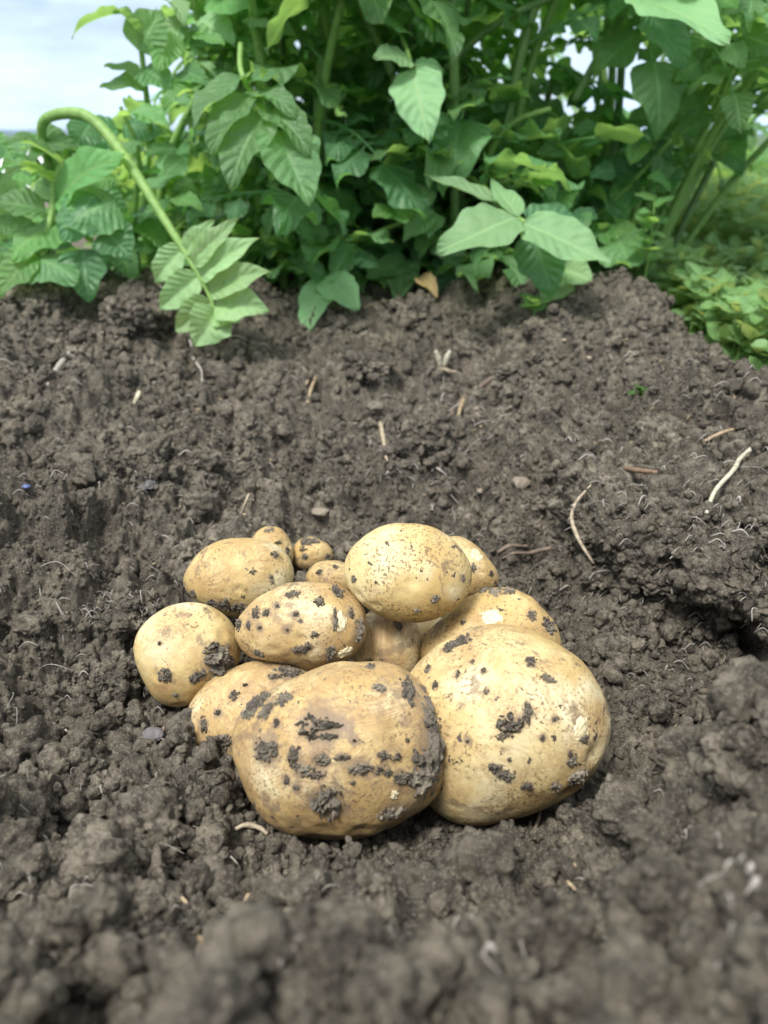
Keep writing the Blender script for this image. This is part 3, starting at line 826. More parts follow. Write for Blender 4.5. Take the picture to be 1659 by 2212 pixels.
# ------------------------------------------------------------------ leaves and stems
def leaflet_vf(base, tip, width, normal, fold=0.25, droop=0.15, wave=0.05, seed=0, nu=14, nv=8, shape=0.42):
    """one ovate blade from base to tip; returns verts, faces, uvs"""
    base = np.asarray(base, float); tip = np.asarray(tip, float)
    X = tip - base; Ln = np.linalg.norm(X); X = X / Ln
    N = np.asarray(normal, float); N = N - X * np.dot(N, X); N /= np.linalg.norm(N) + 1e-9
    Y = np.cross(N, X)
    U = np.linspace(0, 1, nu + 1); Vv = np.linspace(-1, 1, 2 * (nv // 2) + 1)
    # ovate outline widest before the middle, pointed at the tip
    wd = np.sin(np.pi * U ** (0.66)) ** 0.62 * (1 - 0.35 * U ** 3); wd[0] = 0.03; wd[-1] = 0.0
    rs = np.random.default_rng(seed)
    ph = rs.uniform(0, 6.28, 4)
    V = []; UVs = []
    for a, u in enumerate(U):
        for v in Vv:
            hw = width / 2 * wd[a] * (1 + .05 * math.sin(u * 21 + ph[0] + (2 if v > 0 else 0)))
            av = abs(v)
            z = fold * hw * av * (1 - .35 * av) - droop * Ln * (u ** 1.8) + droop * Ln * u * .9
            z += wave * width * av ** 1.5 * math.sin(u * 11 + ph[1 if v > 0 else 2]) * (0.3 + u)
            z += .022 * width * math.sin(u * 27 + 2.2 * av + ph[3]) * (.3 + av) * (1 - u)
            z += .02 * Ln * math.sin(u * 5 + ph[3])
            y = v * hw * (1 - .12 * abs(fold))
            V.append(base + X * (u * Ln) + Y * y + N * z)
            UVs.append((u, (v + 1) / 2))
    m = len(Vv); F = []
    for a in range(nu):
        for b in range(m - 1):
            F.append((a * m + b, a * m + b + 1, (a + 1) * m + b + 1, (a + 1) * m + b)[::-1])
    return V, F, UVs
def compound_leaf(Lr, seed, size=1.0, pairs=3, nu=12):
    """rachis with paired leaflets, along +X with +Z up"""
    rs = random.Random(seed)
    dr = rs.uniform(.15, .55); side = rs.uniform(-.25, .25)
    def rp(t): return np.array([Lr * t * (1 - .15 * dr * t), side * Lr * t * t, Lr * (0.10 * t - dr * t * t)])
    V, F, UVs = [], [], []
    path = np.array([rp(t) for t in np.linspace(0, 1, 12)])
    tv, tf = tube_vf(path, [.0024, .0016, .0011], 6)
    V += list(tv); F += tf; UVs += [(0.5, 0.5)] * len(tv)
    def addl(*a, **k):
        v, f, u = leaflet_vf(*a, **k); o = len(V)
        V.extend(v); F.extend([tuple(q + o for q in ff) for ff in f]); UVs.extend(u)
    ts = [0.34 + 0.60 * k / pairs for k in range(pairs)]
    for k, t in enumerate(ts):
        p = rp(t); T = rp(t + .02) - rp(t); T /= np.linalg.norm(T)
        for s in (-1, 1):
            sz = size * (.036 + .012 * k) * rs.uniform(.85, 1.15)
            a = R(rs.uniform(52, 74)); S = np.cross([0, 0, 1], T) * s
            d = T * math.cos(a) + S * math.sin(a) + np.array([0, 0, rs.uniform(-.45, .15)])
            d /= np.linalg.norm(d)
            st = p + d * .008 * size
            nrm = np.array([rs.uniform(-.2, .2), rs.uniform(-.2, .2), 1]) - S * rs.uniform(-.2, .4)
            pv, pf = tube_vf([p, st, st + d * .004], [.0011, .0009], 5); o = len(V)
            V.extend(pv); F.extend([tuple(q + o for q in ff) for ff in pf]); UVs.extend([(0.5, 0.5)] * len(pv))
            addl(st, st + d * sz, sz * rs.uniform(.62, .80), nrm, rs.uniform(-.35, .6), rs.uniform(.10, .60), rs.uniform(.08, .20), rs.randrange(9999), nu, 8)
            if rs.random() < .75:     # tiny leaflets between the pairs
                p2 = rp(t - .09); d2 = d * 1.0 + np.array([0, 0, .1]); d2 /= np.linalg.norm(d2); q = sz * rs.uniform(.25, .38)
                addl(p2 + d2 * .002, p2 + d2 * q, q * .75, nrm, .3, .1, .04, rs.randrange(999), 6, 4)
    p = rp(1.0); T = rp(1.0) - rp(.96); T /= np.linalg.norm(T)
    sz = size * rs.uniform(.056, .078)
    addl(p, p + T * sz, sz * rs.uniform(.66, .82), (rs.uniform(-.2, .2), rs.uniform(-.3, .3), 1), rs.uniform(-.3, .5), rs.uniform(.15, .6), rs.uniform(.08, .18), rs.randrange(9999), nu, 8)
    return V, F, UVs
LM = {}
for nm, mt in (('n', M_LEAF), ('d', M_LEAFD), ('y', M_LEAFL)):
    LM[nm] = []
    for k in range(9):
        V, F, UVs = compound_leaf(rnd.uniform(.095, .15), 100 + k * 7 + ord(nm), rnd.uniform(.9, 1.15), 3 if k % 3 else 2)
        LM[nm].append(poly_mesh('compound_leaf', V, F, mt, uv=UVs))

def proj(p):
    q = np.asarray(p) - CAM; z = np.dot(q, FWD)
    if z < .05: return (-9999, -9999, z)
    return (CX + FPX * np.dot(q, RGT) / z, CY - FPX * np.dot(q, UPV) / z, z)
def in_poly(x, y, poly):
    c = False; n = len(poly)
    for i in range(n):
        x1, y1 = poly[i]; x2, y2 = poly[(i + 1) % n]
        if (y1 > y) != (y2 > y) and x < (x2 - x1) * (y - y1) / (y2 - y1) + x1: c = not c
    return c
# where the haulm leaves the view open: sky at the upper left, and bare earth in front of the row
OPEN = [[(-900, -900), (350, -900), (330, 60), (330, 200), (170, 215), (60, 260), (-900, 300)],
        [(-900, 700), (140, 660), (600, 640), (1300, 590), (1420, 560), (1500, 300), (1700, 270), (4000, 300), (4000, 4000), (-900, 4000)]]
def plant(label, x, y, stems, height, spread, seed, lean=(0, 0), mats='nnd', per=8, zmax=None, free=False, lsize=1.0):
    rs = random.Random(seed)
    z0 = float(base_h(np.array([x]), np.array([y]))[0])
    root = bpy.data.objects.new('potato_plant', None); COL.objects.link(root); root.location = (x, y, z0)
    root.empty_display_size = .05
    tag(root, label, 'potato plant', 'potato plants in the row behind the pit')
    for s in range(stems):
        az = 2 * math.pi * (s + rs.uniform(-.3, .3)) / stems
        hh = height * rs.uniform(.7, 1.1); sp = spread * rs.uniform(.5, 1.1)
        b = np.array([math.cos(az) * .03, math.sin(az) * .03, -.02])
        e = np.array([math.cos(az) * sp + lean[0], math.sin(az) * sp + lean[1], hh])
        mid = b * .5 + e * .5 + np.array([-math.cos(az) * sp * .12, -math.sin(az) * sp * .12, hh * .10])
        path = catmull([b, b * .7 + mid * .3 + [0, 0, .01], mid, e * .75 + mid * .25 + [0, 0, hh * .02], e], 6)
        q = proj(np.array([x, y, z0]) + e)
        if not free and (in_poly(q[0], q[1], OPEN[0]) or in_poly(q[0], q[1], OPEN[1])): continue
        me = poly_mesh('stem', *tube_vf(path, [.0060, .0055, .0045, .003], 8), M_STEM if rs.random() < .7 else M_STEMD)
        so = link('stem', me, root)
        nl = per + 6
        for k in range(nl):  # leaves climb the stem in a spiral
            t = (0.04 + 0.96 * (k + rs.uniform(0, .6)) / nl); t = min(t, .99)
            idx = int(t * (len(path) - 1)); p = path[idx]
            az2 = az + 2.4 * k + rs.uniform(-.5, .5)
            el = rs.uniform(-.25, .65) if t < .85 else rs.uniform(.2, 1.1)
            sc_ = lsize * rs.uniform(.75, 1.15) * (1 - .35 * max(0, t - .8) / .2)
            dirv = np.array([math.cos(az2) * math.cos(el), math.sin(az2) * math.cos(el), math.sin(el)])
            tipw = np.array([x, y, z0]) + p + dirv * .15 * sc_
            if not free:
                bad = False
                for f in (.35, 1.0, 1.35):
                    q = proj(np.array([x, y, z0]) + p + dirv * .15 * sc_ * f)
                    if any(in_poly(q[0], q[1], P_) for P_ in OPEN): bad = True
                if bad: continue
                q = proj(np.array([x, y, z0]) + p + dirv * .08)
                if in_poly(q[0], q[1], [(980, 10), (1460, 30), (1480, 300), (1160, 280)]) and rs.random() < .93: continue
                if in_poly(q[0], q[1], [(560, 40), (780, 40), (760, 330), (560, 200)]) and rs.random() < .5: continue
                if np.array([x, y, z0])[1] + p[1] < .86: continue
                if tipw[1] < .83: continue
            me = rs.choice(LM[rs.choice(mats)])
            lo = bpy.data.objects.new('compound_leaf', me); COL.objects.link(lo); lo.parent = so
            rl = rs.uniform(-.5, .5)
            Mr = Matrix.Rotation(az2, 4, 'Z') @ Matrix.Rotation(-el, 4, 'Y') @ Matrix.Rotation(rl, 4, 'X')
            lo.matrix_local = Matrix.Translation(Vector(p)) @ Mr @ Matrix.Scale(sc_, 4)
    return root

plant('bushy potato plant spreading low at the left end of the front row', -.34, 1.06, 6, .27, .22, 1, (-.02, -.04), 'nny', 9)
plant('potato plant standing tall just left of the middle of the front row', -.12, 1.02, 7, .46, .18, 2, (0, -.03), 'nnd', 11)
plant('dense dark potato plant in the middle of the front row', .10, 1.04, 7, .46, .20, 3, (0, -.03), 'nnd', 11)
plant('potato plant right of the middle with stems leaning to the right', .32, 1.12, 7, .48, .20, 4, (.05, -.02), 'nnd', 10)
plant('tall potato plant behind the left one, rising into the sky', -.22, 1.32, 6, .52, .18, 5, (0, 0), 'nnd', 10)
plant('potato plant of the second row seen through the middle stems', .02, 1.36, 7, .56, .22, 6, (0, 0), 'nyd', 10)
plant('potato plant of the second row at the right, light between its leaves', .36, 1.48, 6, .56, .24, 7, (.04, 0), 'nyy', 9)
plant('potato plant at the right edge with its stems arching out of view', .36, 1.22, 6, .50, .14, 8, (.20, 0), 'nnd', 9)
plant('low leafy potato plant at the left edge of the view', -.52, 1.02, 6, .24, .20, 21, (.02, -.02), 'nyn', 10)
plant('potato plant filling the gap behind the middle', .20, 1.24, 8, .30, .24, 22, (0, 0), 'ndn', 10)
plant('potato plant filling the gap behind the left', -.10, 1.22, 8, .34, .22, 23, (0, 0), 'ndn', 10)
plant('potato plant far back behind the middle of the row', .12, 1.85, 6, .62, .28, 9, (0, 0), 'yny', 9)
plant('potato plant far back on the left, low and pale', -.45, 1.62, 5, .33, .25, 10, (0, 0), 'nyy', 8)
plant('potato plant far back on the right, half hidden by the edge plant', .62, 1.9, 6, .42, .28, 12, (0, 0), 'yyn', 7)

# --- leaves that can be told apart on the front plants
def single_plant_part(root, name, V, F, UVs, mat):
    loc = np.array(root.location)
    return link(name, poly_mesh(name, [np.asarray(v) - loc for v in V], F, mat, uv=UVs), root)
def hero(label, rach, leaflets, mat, rr=(.0035, .0018), stemmat=None, cat='potato leaf', name='potato_shoot', nrm=(0, -.5, .85)):
    """a shoot traced as a 3-D curve; leaflets: (base px,py,y), (tip px,py,y), width m, normal, fold, droop"""
    pts = [at_y(*p) for p in rach]
    c = pts[0]
    root = bpy.data.objects.new(name, None); COL.objects.link(root); root.location = tuple(c)
    root.empty_display_size = .02
    tag(root, label, cat, 'leafy shoots leaning out of the potato row')
    path = catmull(pts, 8) - c
    so = link('stalk', poly_mesh('stalk', *tube_vf(path, list(rr), 10), stemmat or M_STEM), root)
    for k, lf in enumerate(leaflets):
        b, t, wd = lf[0], lf[1], lf[2]
        n = lf[3] if len(lf) > 3 and lf[3] is not None else nrm
        fo = lf[4] if len(lf) > 4 else .3; dr = lf[5] if len(lf) > 5 else .12
        mt = lf[6] if len(lf) > 6 else mat
        V, F, UVs = leaflet_vf(at_y(*b) - c, at_y(*t) - c, wd, n, fo, dr, .06, 500 + k * 13 + len(label), 22, 12)
        link('leaflet', poly_mesh('leaflet', V, F, mt, uv=UVs), root)
    return root
# the bent stalk at the left with its pale leaf hanging to the soil
hero('thick bent stalk at left carrying a pale upturned leaf that droops onto the soil',
     [(130, 440, .88), (104, 350, .87), (90, 275, .855), (120, 248, .845), (185, 250, .835), (240, 300, .82), (290, 370, .80), (340, 450, .78), (400, 545, .76), (445, 620, .745), (468, 680, .735)],
     [((395, 535, .76), (332, 612, .77), .030, (.3, -.7, .5), .5, .3),
      ((430, 595, .75), (342, 668, .75), .034, (.4, -.7, .4), .6, .3),
      ((458, 650, .742), (378, 715, .74), .034, (.3, -.9, .3), .7, .2),
      ((402, 548, .76), (462, 475, .755), .022, (-.5, -.8, .2), .7, .3),
      ((420, 575, .75), (515, 472, .745), .027, (-.5, -.8, .2), .7, .4),
      ((436, 603, .748), (556, 512, .735), .034, (-.5, -.7, .3), .7, .45),
      ((452, 630, .742), (582, 585, .73), .036, (-.4, -.7, .4), .6, .5),
      ((466, 657, .738), (578, 668, .725), .044, (-.2, -.7, .5), .6, .45),
      ((468, 672, .735), (420, 748, .715), .046, (.4, -.8, .4), .7, .2),
      ((468, 676, .735), (518, 694, .72), .030, (-.1, -.8, .5), .6, .2)],
     M_LEAFP, (.0040, .0048, .0056, .0050, .0036, .0018), cat='potato leaf')
# the compound leaf hanging in the middle left
hero('glossy compound leaf with long quilted leaflets hanging left of the middle',
     [(520, 95, .88), (520, 150, .86), (545, 205, .84), (575, 245, .82), (598, 285, .80)],
     [((530, 165, .86), (415, 275, .80), .050, (-.5, -.7, .55), .45, .35),
      ((545, 205, .84), (452, 330, .78), .050, (-.4, -.8, .45), .55, .30),
      ((575, 245, .82), (494, 402, .77), .064, (-.3, -.85, .4), .50, .25),
      ((598, 280, .80), (668, 448, .76), .062, (.35, -.85, .4), .50, .20),
      ((575, 240, .82), (672, 330, .78), .046, (.5, -.7, .5), .5, .35),
      ((548, 200, .84), (640, 250, .80), .040, (.4, -.6, .6), .4, .35),
      ((535, 175, .85), (600, 165, .83), .026, (0, -.5, .8), .3, .2),
      ((555, 215, .84), (602, 208, .82), .020, (0, -.6, .8), .3, .2)],
     M_LEAF, (.0028, .0020), M_LEAFL if False else M_STEM)
# the pair of broad matte leaves over the soil
hero('pair of broad matte grey-green leaves held out low over the soil on the right',
     [(1010, 380, .98), (1060, 420, .88), (1100, 460, .80), (1135, 480, .77)],
     [((1115, 470, .78), (942, 540, .73), .060, (-.15, -.60, .75), .25, -.12),
      ((1130, 482, .77), (1322, 568, .73), .056, (.10, -.62, .75), .3, -.10),
      ((1085, 445, .82), (915, 378, .84), .030, (0, -.3, .9), .6, .1),
      ((1120, 470, .78), (1060, 390, .84), .026, (0, -.5, .8), .5, .1),
      ((1140, 480, .80), (1265, 470, .86), .046, (0, -.6, .8), .2, .1, M_LEAFD),
      ((1150, 500, .80), (1195, 640, .78), .055, (0, -.9, .3), .3, .1, M_LEAFD)],
     M_LEAFM, (.0035, .0020))
hero('pale yellow-green crumpled leaf touching the soil under the broad pair',
     [(1180, 520, .85), (1200, 560, .83), (1215, 585, .82)],
     [((1225, 578, .82), (1170, 655, .80), .040, (.2, -.8, .5), .5, .1), ((1205, 580, .82), (1280, 605, .80), .044, (.1, -.8, .5), .4, .25)],
     M_LEAFP, (.002, .0015))
hero('rounded dark leaf hanging point down beside the middle, with a small round leaf above',
     [(860, 60, .95), (880, 110, .90), (890, 150, .87)],
     [((890, 148, .87), (925, 305, .82), .054, (-.05, -.9, .35), .2, .1),
      ((885, 130, .88), (808, 118, .84), .034, (-.1, -.8, .6), .15, .1, M_LEAFM),
      ((880, 70, .92), (810, 40, .88), .032, (0, -.7, .7), .2, .1, M_LEAF),
      ((895, 140, .88), (960, 150, .88), .022, (0, -.6, .8), .3, .1, M_LEAF)],
     M_LEAFM, (.0025, .0016))
hero('large wrinkled leaf jutting in at the top right corner',
     [(1330, -60, .95), (1360, -20, .90), (1385, -5, .87)],
     [((1380, -12, .86), (1578, 85, .74), .062, (-.1, -.5, .85), .3, -.1),
      ((1400, 20, .88), (1480, 150, .86), .05, (0, -.7, .6), .4, .2, M_LEAFD)],
     M_LEAFM, (.003, .002))
hero('thin curled leaf arching over the sky at the upper left',
     [(330, 330, .95), (320, 240, .93), (310, 150, .92), (300, 60, .91)],
     [((300, 70, .91), (245, 18, .90), .036, (-.3, -.3, .9), .8, .2), ((262, 30, .905), (152, 78, .88), .026, (-.6, -.2, .8), .8, .5),
      ((300, 110, .91), (350, 20, .92), .05, (.2, -.8, .5), .3, .2), ((315, 180, .92), (225, 140, .91), .03, (-.4, -.4, .8), .5, .4),
      ((310, 150, .92), (370, 190, .90), .04, (.2, -.8, .5), .3, .2), ((320, 200, .92), (215, 185, .90), .034, (-.2, -.6, .8), .5, .4)],
     M_LEAF, (.0035, .0025))
hero('small round leaf hanging above the soil in the middle',
     [(880, 400, .98), (860, 440, .93), (845, 455, .90)],
     [((846, 450, .9), (806, 470, .87), .026, (0, -.7, .6), .2, .1, M_LEAFL), ((852, 452, .9), (882, 478, .87), .028, (0, -.7, .6), .2, .1, M_LEAFL),
      ((870, 560, .96), (860, 650, .90), .045, (0, -.9, .4), .3, .1), ((880, 560, .96), (790, 600, .90), .03, (0, -.9, .4), .3, .1)],
     M_LEAF, (.002, .0012))
hero('muddy leaf lying low against the soil left of the middle',
     [(680, 560, .93), (690, 590, .90), (705, 605, .88)],
     [((705, 600, .88), (775, 665, .84), .044, (.2, -.8, .5), .2, .1, M_LEAFM), ((700, 600, .88), (655, 725, .82), .038, (-.1, -.8, .5), .2, .1, M_LEAFM),
      ((700, 595, .88), (645, 570, .87), .028, (0, -.7, .7), .2, .1)],
     M_LEAFD, (.002, .0015))
# big leaves of the low plant at the left edge
hero('cluster of broad shiny leaves on a flopped shoot at the left edge',
     [(150, 320, .86), (120, 400, .84), (110, 470, .82), (90, 540, .80)],
     [((250, 430, .80), (140, 490, .78), .058, (.1, -.7, .6), -.4, .2, M_LEAF), ((120, 480, .82), (20, 560, .78), .055, (-.2, -.6, .7), -.3, .3, M_LEAFL),
      ((70, 560, .80), (165, 600, .76), .050, (0, -.6, .8), -.5, .4, M_LEAF), ((80, 550, .80), (-10, 640, .77), .045, (-.1, -.7, .6), .4, .3, M_LEAFL),
      ((120, 430, .83), (270, 330, .79), .056, (-.1, -.7, .6), .3, .2, M_LEAFL), ((130, 350, .84), (10, 300, .80), .040, (-.1, -.5, .8), .5, .4, M_LEAF),
      ((110, 390, .84), (5, 350, .80), .045, (-.1, -.4, .9), .4, .4, M_LEAFL), ((100, 460, .82), (-30, 430, .80), .045, (0, -.5, .8), .3, .3, M_LEAF),
      ((180, 540, .80), (190, 650, .77), .050, (.1, -.8, .5), .4, .2, M_LEAFD), ((230, 500, .80), (285, 560, .78), .045, (.1, -.8, .5), .4, .2, M_LEAFD),
      ((205, 420, .8), (130, 520, .775), .05, (.1, -.8, .5), -.4, .2, M_LEAFD)],
     M_LEAF, (.0045, .003))
def ragged_shoot(label, curve, box, ylo, yhi, n, seed, mats, size=(.030, .055)):
    rs = random.Random(seed); lv = []
    while len(lv) < n:
        a = rs.uniform(box[0], box[2]); b = rs.uniform(box[1], box[3]); yy = rs.uniform(ylo, yhi)
        ang = rs.uniform(-.6, 3.7); ln = rs.uniform(*size); lp = ln * FPX / yy
        t = (a + math.cos(ang) * lp, b + abs(math.sin(ang)) * lp * .9)
        if t[1] > 655 or in_poly(t[0], t[1], OPEN[0]) or in_poly(a, b, OPEN[0]): continue
        lv.append(((a, b, yy), (t[0], t[1], yy - rs.uniform(.0, .05)), ln * rs.uniform(.6, .85), (rs.uniform(-.5, .5), -rs.uniform(.3, .9), rs.uniform(.3, .9)),
                   rs.uniform(-.3, .7), rs.uniform(.1, .6), rs.choice(mats)))
    hero(label, curve, lv, M_LEAF, (.004, .002))
ragged_shoot('leafy low shoot filling the left edge above the soil', [(60, 620, .92), (110, 520, .91), (120, 420, .90), (70, 330, .89)], (-30, 300, 210, 600), .86, .95, 34, 1, [M_LEAF, M_LEAF, M_LEAFL, M_LEAFD])
ragged_shoot('leafy shoot between the bent stalk and the quilted leaf', [(300, 600, .95), (290, 480, .94), (300, 340, .93), (260, 230, .92)], (190, 210, 400, 560), .88, .97, 26, 2, [M_LEAF, M_LEAFL, M_LEAFD])
ragged_shoot('low fringe of leaves along the soil left of the broad pair', [(620, 640, 1.0), (700, 560, .98), (820, 500, .96), (900, 470, .95)], (600, 400, 950, 600), .90, 1.0, 26, 3, [M_LEAF, M_LEAFD, M_LEAFM])
ragged_shoot('leaves crowding at the right end of the row above the ridge', [(1180, 600, 1.05), (1280, 480, 1.03), (1380, 380, 1.0), (1450, 300, .98)], (1180, 250, 1440, 520), .95, 1.05, 28, 4, [M_LEAF, M_LEAFD, M_LEAFL])
ragged_shoot('shoot of small leaves rising at the top left above the quilted leaf', [(480, 200, .98), (440, 100, .97), (420, 0, .96), (430, -60, .95)], (350, -40, 560, 160), .90, 1.0, 26, 5, [M_LEAF, M_LEAFM, M_LEAFL])
ragged_shoot('leafy shoot reaching into the top right corner', [(1500, 330, 1.0), (1560, 200, .98), (1600, 80, .96), (1640, -30, .95)], (1470, -20, 1680, 230), .90, 1.0, 20, 6, [M_LEAF, M_LEAFM, M_LEAFL])
# yellow withered leaf
hero('yellowed withered leaf curled on the soil under the row', [(900, 600, .93), (915, 600, .91)],
     [((905, 600, .91), (945, 640, .88), .024, (0, -.6, .7), .9, .3)], plain_mat('dead_leaf', (.40, .31, .12), (.26, .18, .09), 60, .6, .0005, .2), (.002, .0015), cat='dead leaf', name='dead_leaf')
# bigger stems crossing behind
for k, (lab, pts, rr) in enumerate([
    ('long dark stem rising from the middle to the top of the view', [(960, 150, 1.0), (1060, 60, .98), (1240, -30, .95)], (.0045, .004)),
    ('stem curving up from the middle of the row, second from the right', [(1040, 420, 1.0), (1060, 330, .98), (1110, 265, .97), (1190, 235, .95)], (.0045, .003)),
    ('thick stem slanting up to the right edge of the view', [(1250, 420, 1.1), (1420, 300, 1.05), (1560, 160, .98), (1690, 20, .93)], (.007, .005)),
    ('stem slanting across the upper right among the sky gaps', [(1240, 220, 1.0), (1300, 110, 1.0), (1350, 30, 1.0)], (.005, .004)),
    ('pale stem running steeply up to the top, left of the middle', [(570, 90, .95), (610, 20, .93), (640, -50, .9)], (.006, .005)),
    ('pale stem bending down from the top edge beside the steep one', [(430, -60, .9), (470, 10, .92), (520, 70, .95)], (.0045, .004)),
    ('upright stem behind the middle leaf', [(690, -60, 1.0), (700, 40, 1.0), (720, 130, 1.02)], (.005, .005))]):
    P3 = [at_y(*p) for p in pts]
    o = link('plant_stem', poly_mesh('plant_stem', *tube_vf(catmull(P3, 8) - P3[0], list(rr), 10), M_STEMD if k in (0, 3) else M_STEM), None, P3[0])
    tag(o, lab, 'plant stem', 'bare stems of the potato row')

# ------------------------------------------------------------------ weeds on the right
def weeds():
    V, F, UVs = [], [], []
    rs = random.Random(5)
    n = 0
    tries = 0
    while n < 11000 and tries < 120000:
        tries += 1
        y = rs.uniform(.62, 2.3); x = rs.uniform(.28, .25 + .52 * y)
        q = proj((x, y, .02))
        if q[0] > 2100 or q[0] < 1200: continue
        z0 = max(-.035, float(base_h(np.array([x]), np.array([y]))[0]) - .01)
        # right of the ridge edge only
        b = float(0.113 - .0 * x)
        edge = proj((x, y, .0))
        ex = np.interp(y, [.55, .72, .85, .99, 1.2, 2.3], [.318, .322, .326, .335, .40, .55])
        if x < ex + .0: continue
        if vnoise2(np.array([x * 5.]), np.array([y * 4.]), 8)[0] < .20 + (.10 if y > 1.5 else 0): continue
        hz = rs.uniform(.0, .085 + .05 * min(1, max(0, (x - ex) / .05))) if y < 1.3 else rs.uniform(0, .20)
        p = np.array([x, y, z0 + hz + .03 * vnoise2(np.array([x * 9.]), np.array([y * 9.]), 4)[0]])
        az = rs.uniform(0, 6.28)
        for k in range(2 if y > 1.2 else 3):
            a = az + k * 2.1 + rs.uniform(-.3, .3); el = rs.uniform(-.2, .9); ln = rs.uniform(.012, .027) * (1.35 if y > 1.3 else 1)
            d = np.array([math.cos(a) * math.cos(el), math.sin(a) * math.cos(el), math.sin(el)])
            v, f, u = leaflet_vf(p, p + d * ln, ln * rs.uniform(.6, .85), (rs.uniform(-.4, .4), rs.uniform(-.6, .2), 1), .3, .1, .03, n, 5, 4)
            o = len(V); V.extend(v); F.extend([tuple(q_ + o for q_ in ff) for ff in f]); UVs.extend(u)
        if n % 3 == 0:
            pv, pf = tube_vf([p + [rs.uniform(-.01, .01), rs.uniform(-.01, .01), -hz - .03], p], [.0008, .0006], 4)
            o = len(V); V.extend(pv); F.extend([tuple(q_ + o for q_ in ff) for ff in pf]); UVs.extend([(.5, .5)] * len(pv))
        n += 1
    me = poly_mesh('weeds', V, F, M_WEED, uv=UVs)
    tag(link('weeds', me), 'bright green small leaved chickweed carpet on the low ground right of the ridge', 'weeds', kind='stuff')
M_WEED = leaf_mat('weed_leaf', (0.215, 0.480, 0.130), (0.300, 0.580, 0.190), (0.22, 0.42, 0.12), 0.4, .45)
weeds()
# pale plants farther off on the right
for k in range(7):
    x = .95 + .42 * (k % 4) + .1 * rnd.random(); y = 2.35 + .6 * (k // 4) + .25 * (k % 2)
    r_ = plant(['grey-green plant beyond the weeds, nearest the potato row', 'grey-green plant beyond the weeds, second from the row', 'grey-green plant beyond the weeds toward the right edge',
           'grey-green plant beyond the weeds, outside the right edge', 'far pale plant behind the grey-green ones, left', 'far pale plant behind the grey-green ones, middle', 'far pale plant behind the grey-green ones, right'][k],
          x, y, 6, .26, .24, 40 + k, (0, 0), 'yyn', 9, free=True, lsize=.8)
    r_['group'] = 'far plants beyond the weeds'
    r_['category'] = 'plant'

# sprouts
def sprout(label, px, py, z, size, n, seed, upright=0.0):
    rs = random.Random(seed)
    c = at_z(px, py, z); c[2] = float(ground(np.array([c[0]]), np.array([c[1]]))[0])
    root = bpy.data.objects.new('weed_sprout', None); COL.objects.link(root); root.location = tuple(c); root.empty_display_size = .01
    tag(root, label, 'sprout')
    top = np.array([0, 0, max(.006, upright)])
    link('stem', poly_mesh('stem', *tube_vf(catmull([np.array([0, 0, -.004]), top * .5 + [.002, 0, 0], top], 4), [.0009, .0007], 6), M_STEM), root)
    V, F, UVs = [], [], []
    for k in range(n):
        t = 1.0 if not upright else (.35 + .65 * (k + 1) / n)
        a = k * 2.4 + rs.random(); el = rs.uniform(-.1, .6); ln = size * rs.uniform(.7, 1.1)
        d = np.array([math.cos(a) * math.cos(el), math.sin(a) * math.cos(el), math.sin(el)])
        v, f, u = leaflet_vf(top * t, top * t + d * ln, ln * .7, (0, -.3, 1), .3, .2, .05, seed + k, 8, 6)
        link('leaf', poly_mesh('leaf', v, f, M_LEAFM if not upright else M_LEAFL, uv=u), root)
sprout('small round sprout alone on the slope below the broad leaf pair', 1150, 690, .105, .021, 8, 3, .014)
sprout('tiny two coloured seedling on the bare slope at the right', 1380, 865, .09, .011, 5, 9, .010)
sprout('upright weed with stepped leaves at the edge of the ridge', 1385, 640, .112, .028, 12, 5, .10)

# ------------------------------------------------------------------ roots, twigs, straw, stones
def gz(px, py, lift=0.0):
    """where the sight line meets the dug ground"""
    r = ray(px, py); r = r / np.linalg.norm(r)
    ok, loc, nrm, _ = g_ob.ray_cast(Vector(CAM), Vector(r))
    p = np.array(loc) if ok else CAM + r * .8
    bl = Vector(bank_ob.location)
    ok2, loc2, _, _ = bank_ob.ray_cast(Vector(CAM) - bl, Vector(r))
    if ok2 and (loc2 + bl - Vector(CAM)).length < np.linalg.norm(p - CAM): p = np.array(loc2 + bl)
    return p + np.array([0, 0, lift])
def strand(name, label, cat, pts, rr, mat, lift=.002, group=None, jit=.15, ends=True, sub=6):
    D = [np.linalg.norm(gz(p[0], p[1]) - CAM) for p in pts]
    P3 = []
    for q_, p in enumerate(pts):      # a strand spans the hollows between the crumbs instead of following them
        t = q_ / (len(pts) - 1); lin = D[0] * (1 - t) + D[-1] * t
        P3.append(at_d(p[0], p[1], min(lin, D[q_] - .001)) + np.array([0, 0, 0 if 0 < q_ < len(pts) - 1 else lift]))
    if ends: P3[0] = P3[0] - [0, 0, lift * 1.2]; P3[-1] = P3[-1] - [0, 0, lift * 1.2]
    c = P3[0].copy()
    o = link(name, poly_mesh(name, *tube_vf(catmull(P3, sub) - c, rr, 8, jit=jit), mat), None, c)
    return tag(o, label, cat, group)
GR = 'roots exposed in the dug soil'
strand('root', 'smooth white root curving down over the bank at the right edge', 'root', [(1740, 915, .02), (1690, 932, .016), (1640, 958, .012), (1600, 990, .014), (1585, 1015, .014), (1545, 1060, .013), (1527, 1105, .006)], [.0015, .0016, .0015, .0011], M_ROOTW, .005, GR, .05)
strand('root', 'pale root hooked down the left face of the right bank', 'root', [(1283, 1040), (1245, 1085, .006), (1235, 1120, .006), (1250, 1165, .006), (1283, 1215)], [.0009, .0012, .0014, .0009], M_ROOT, .004, GR)
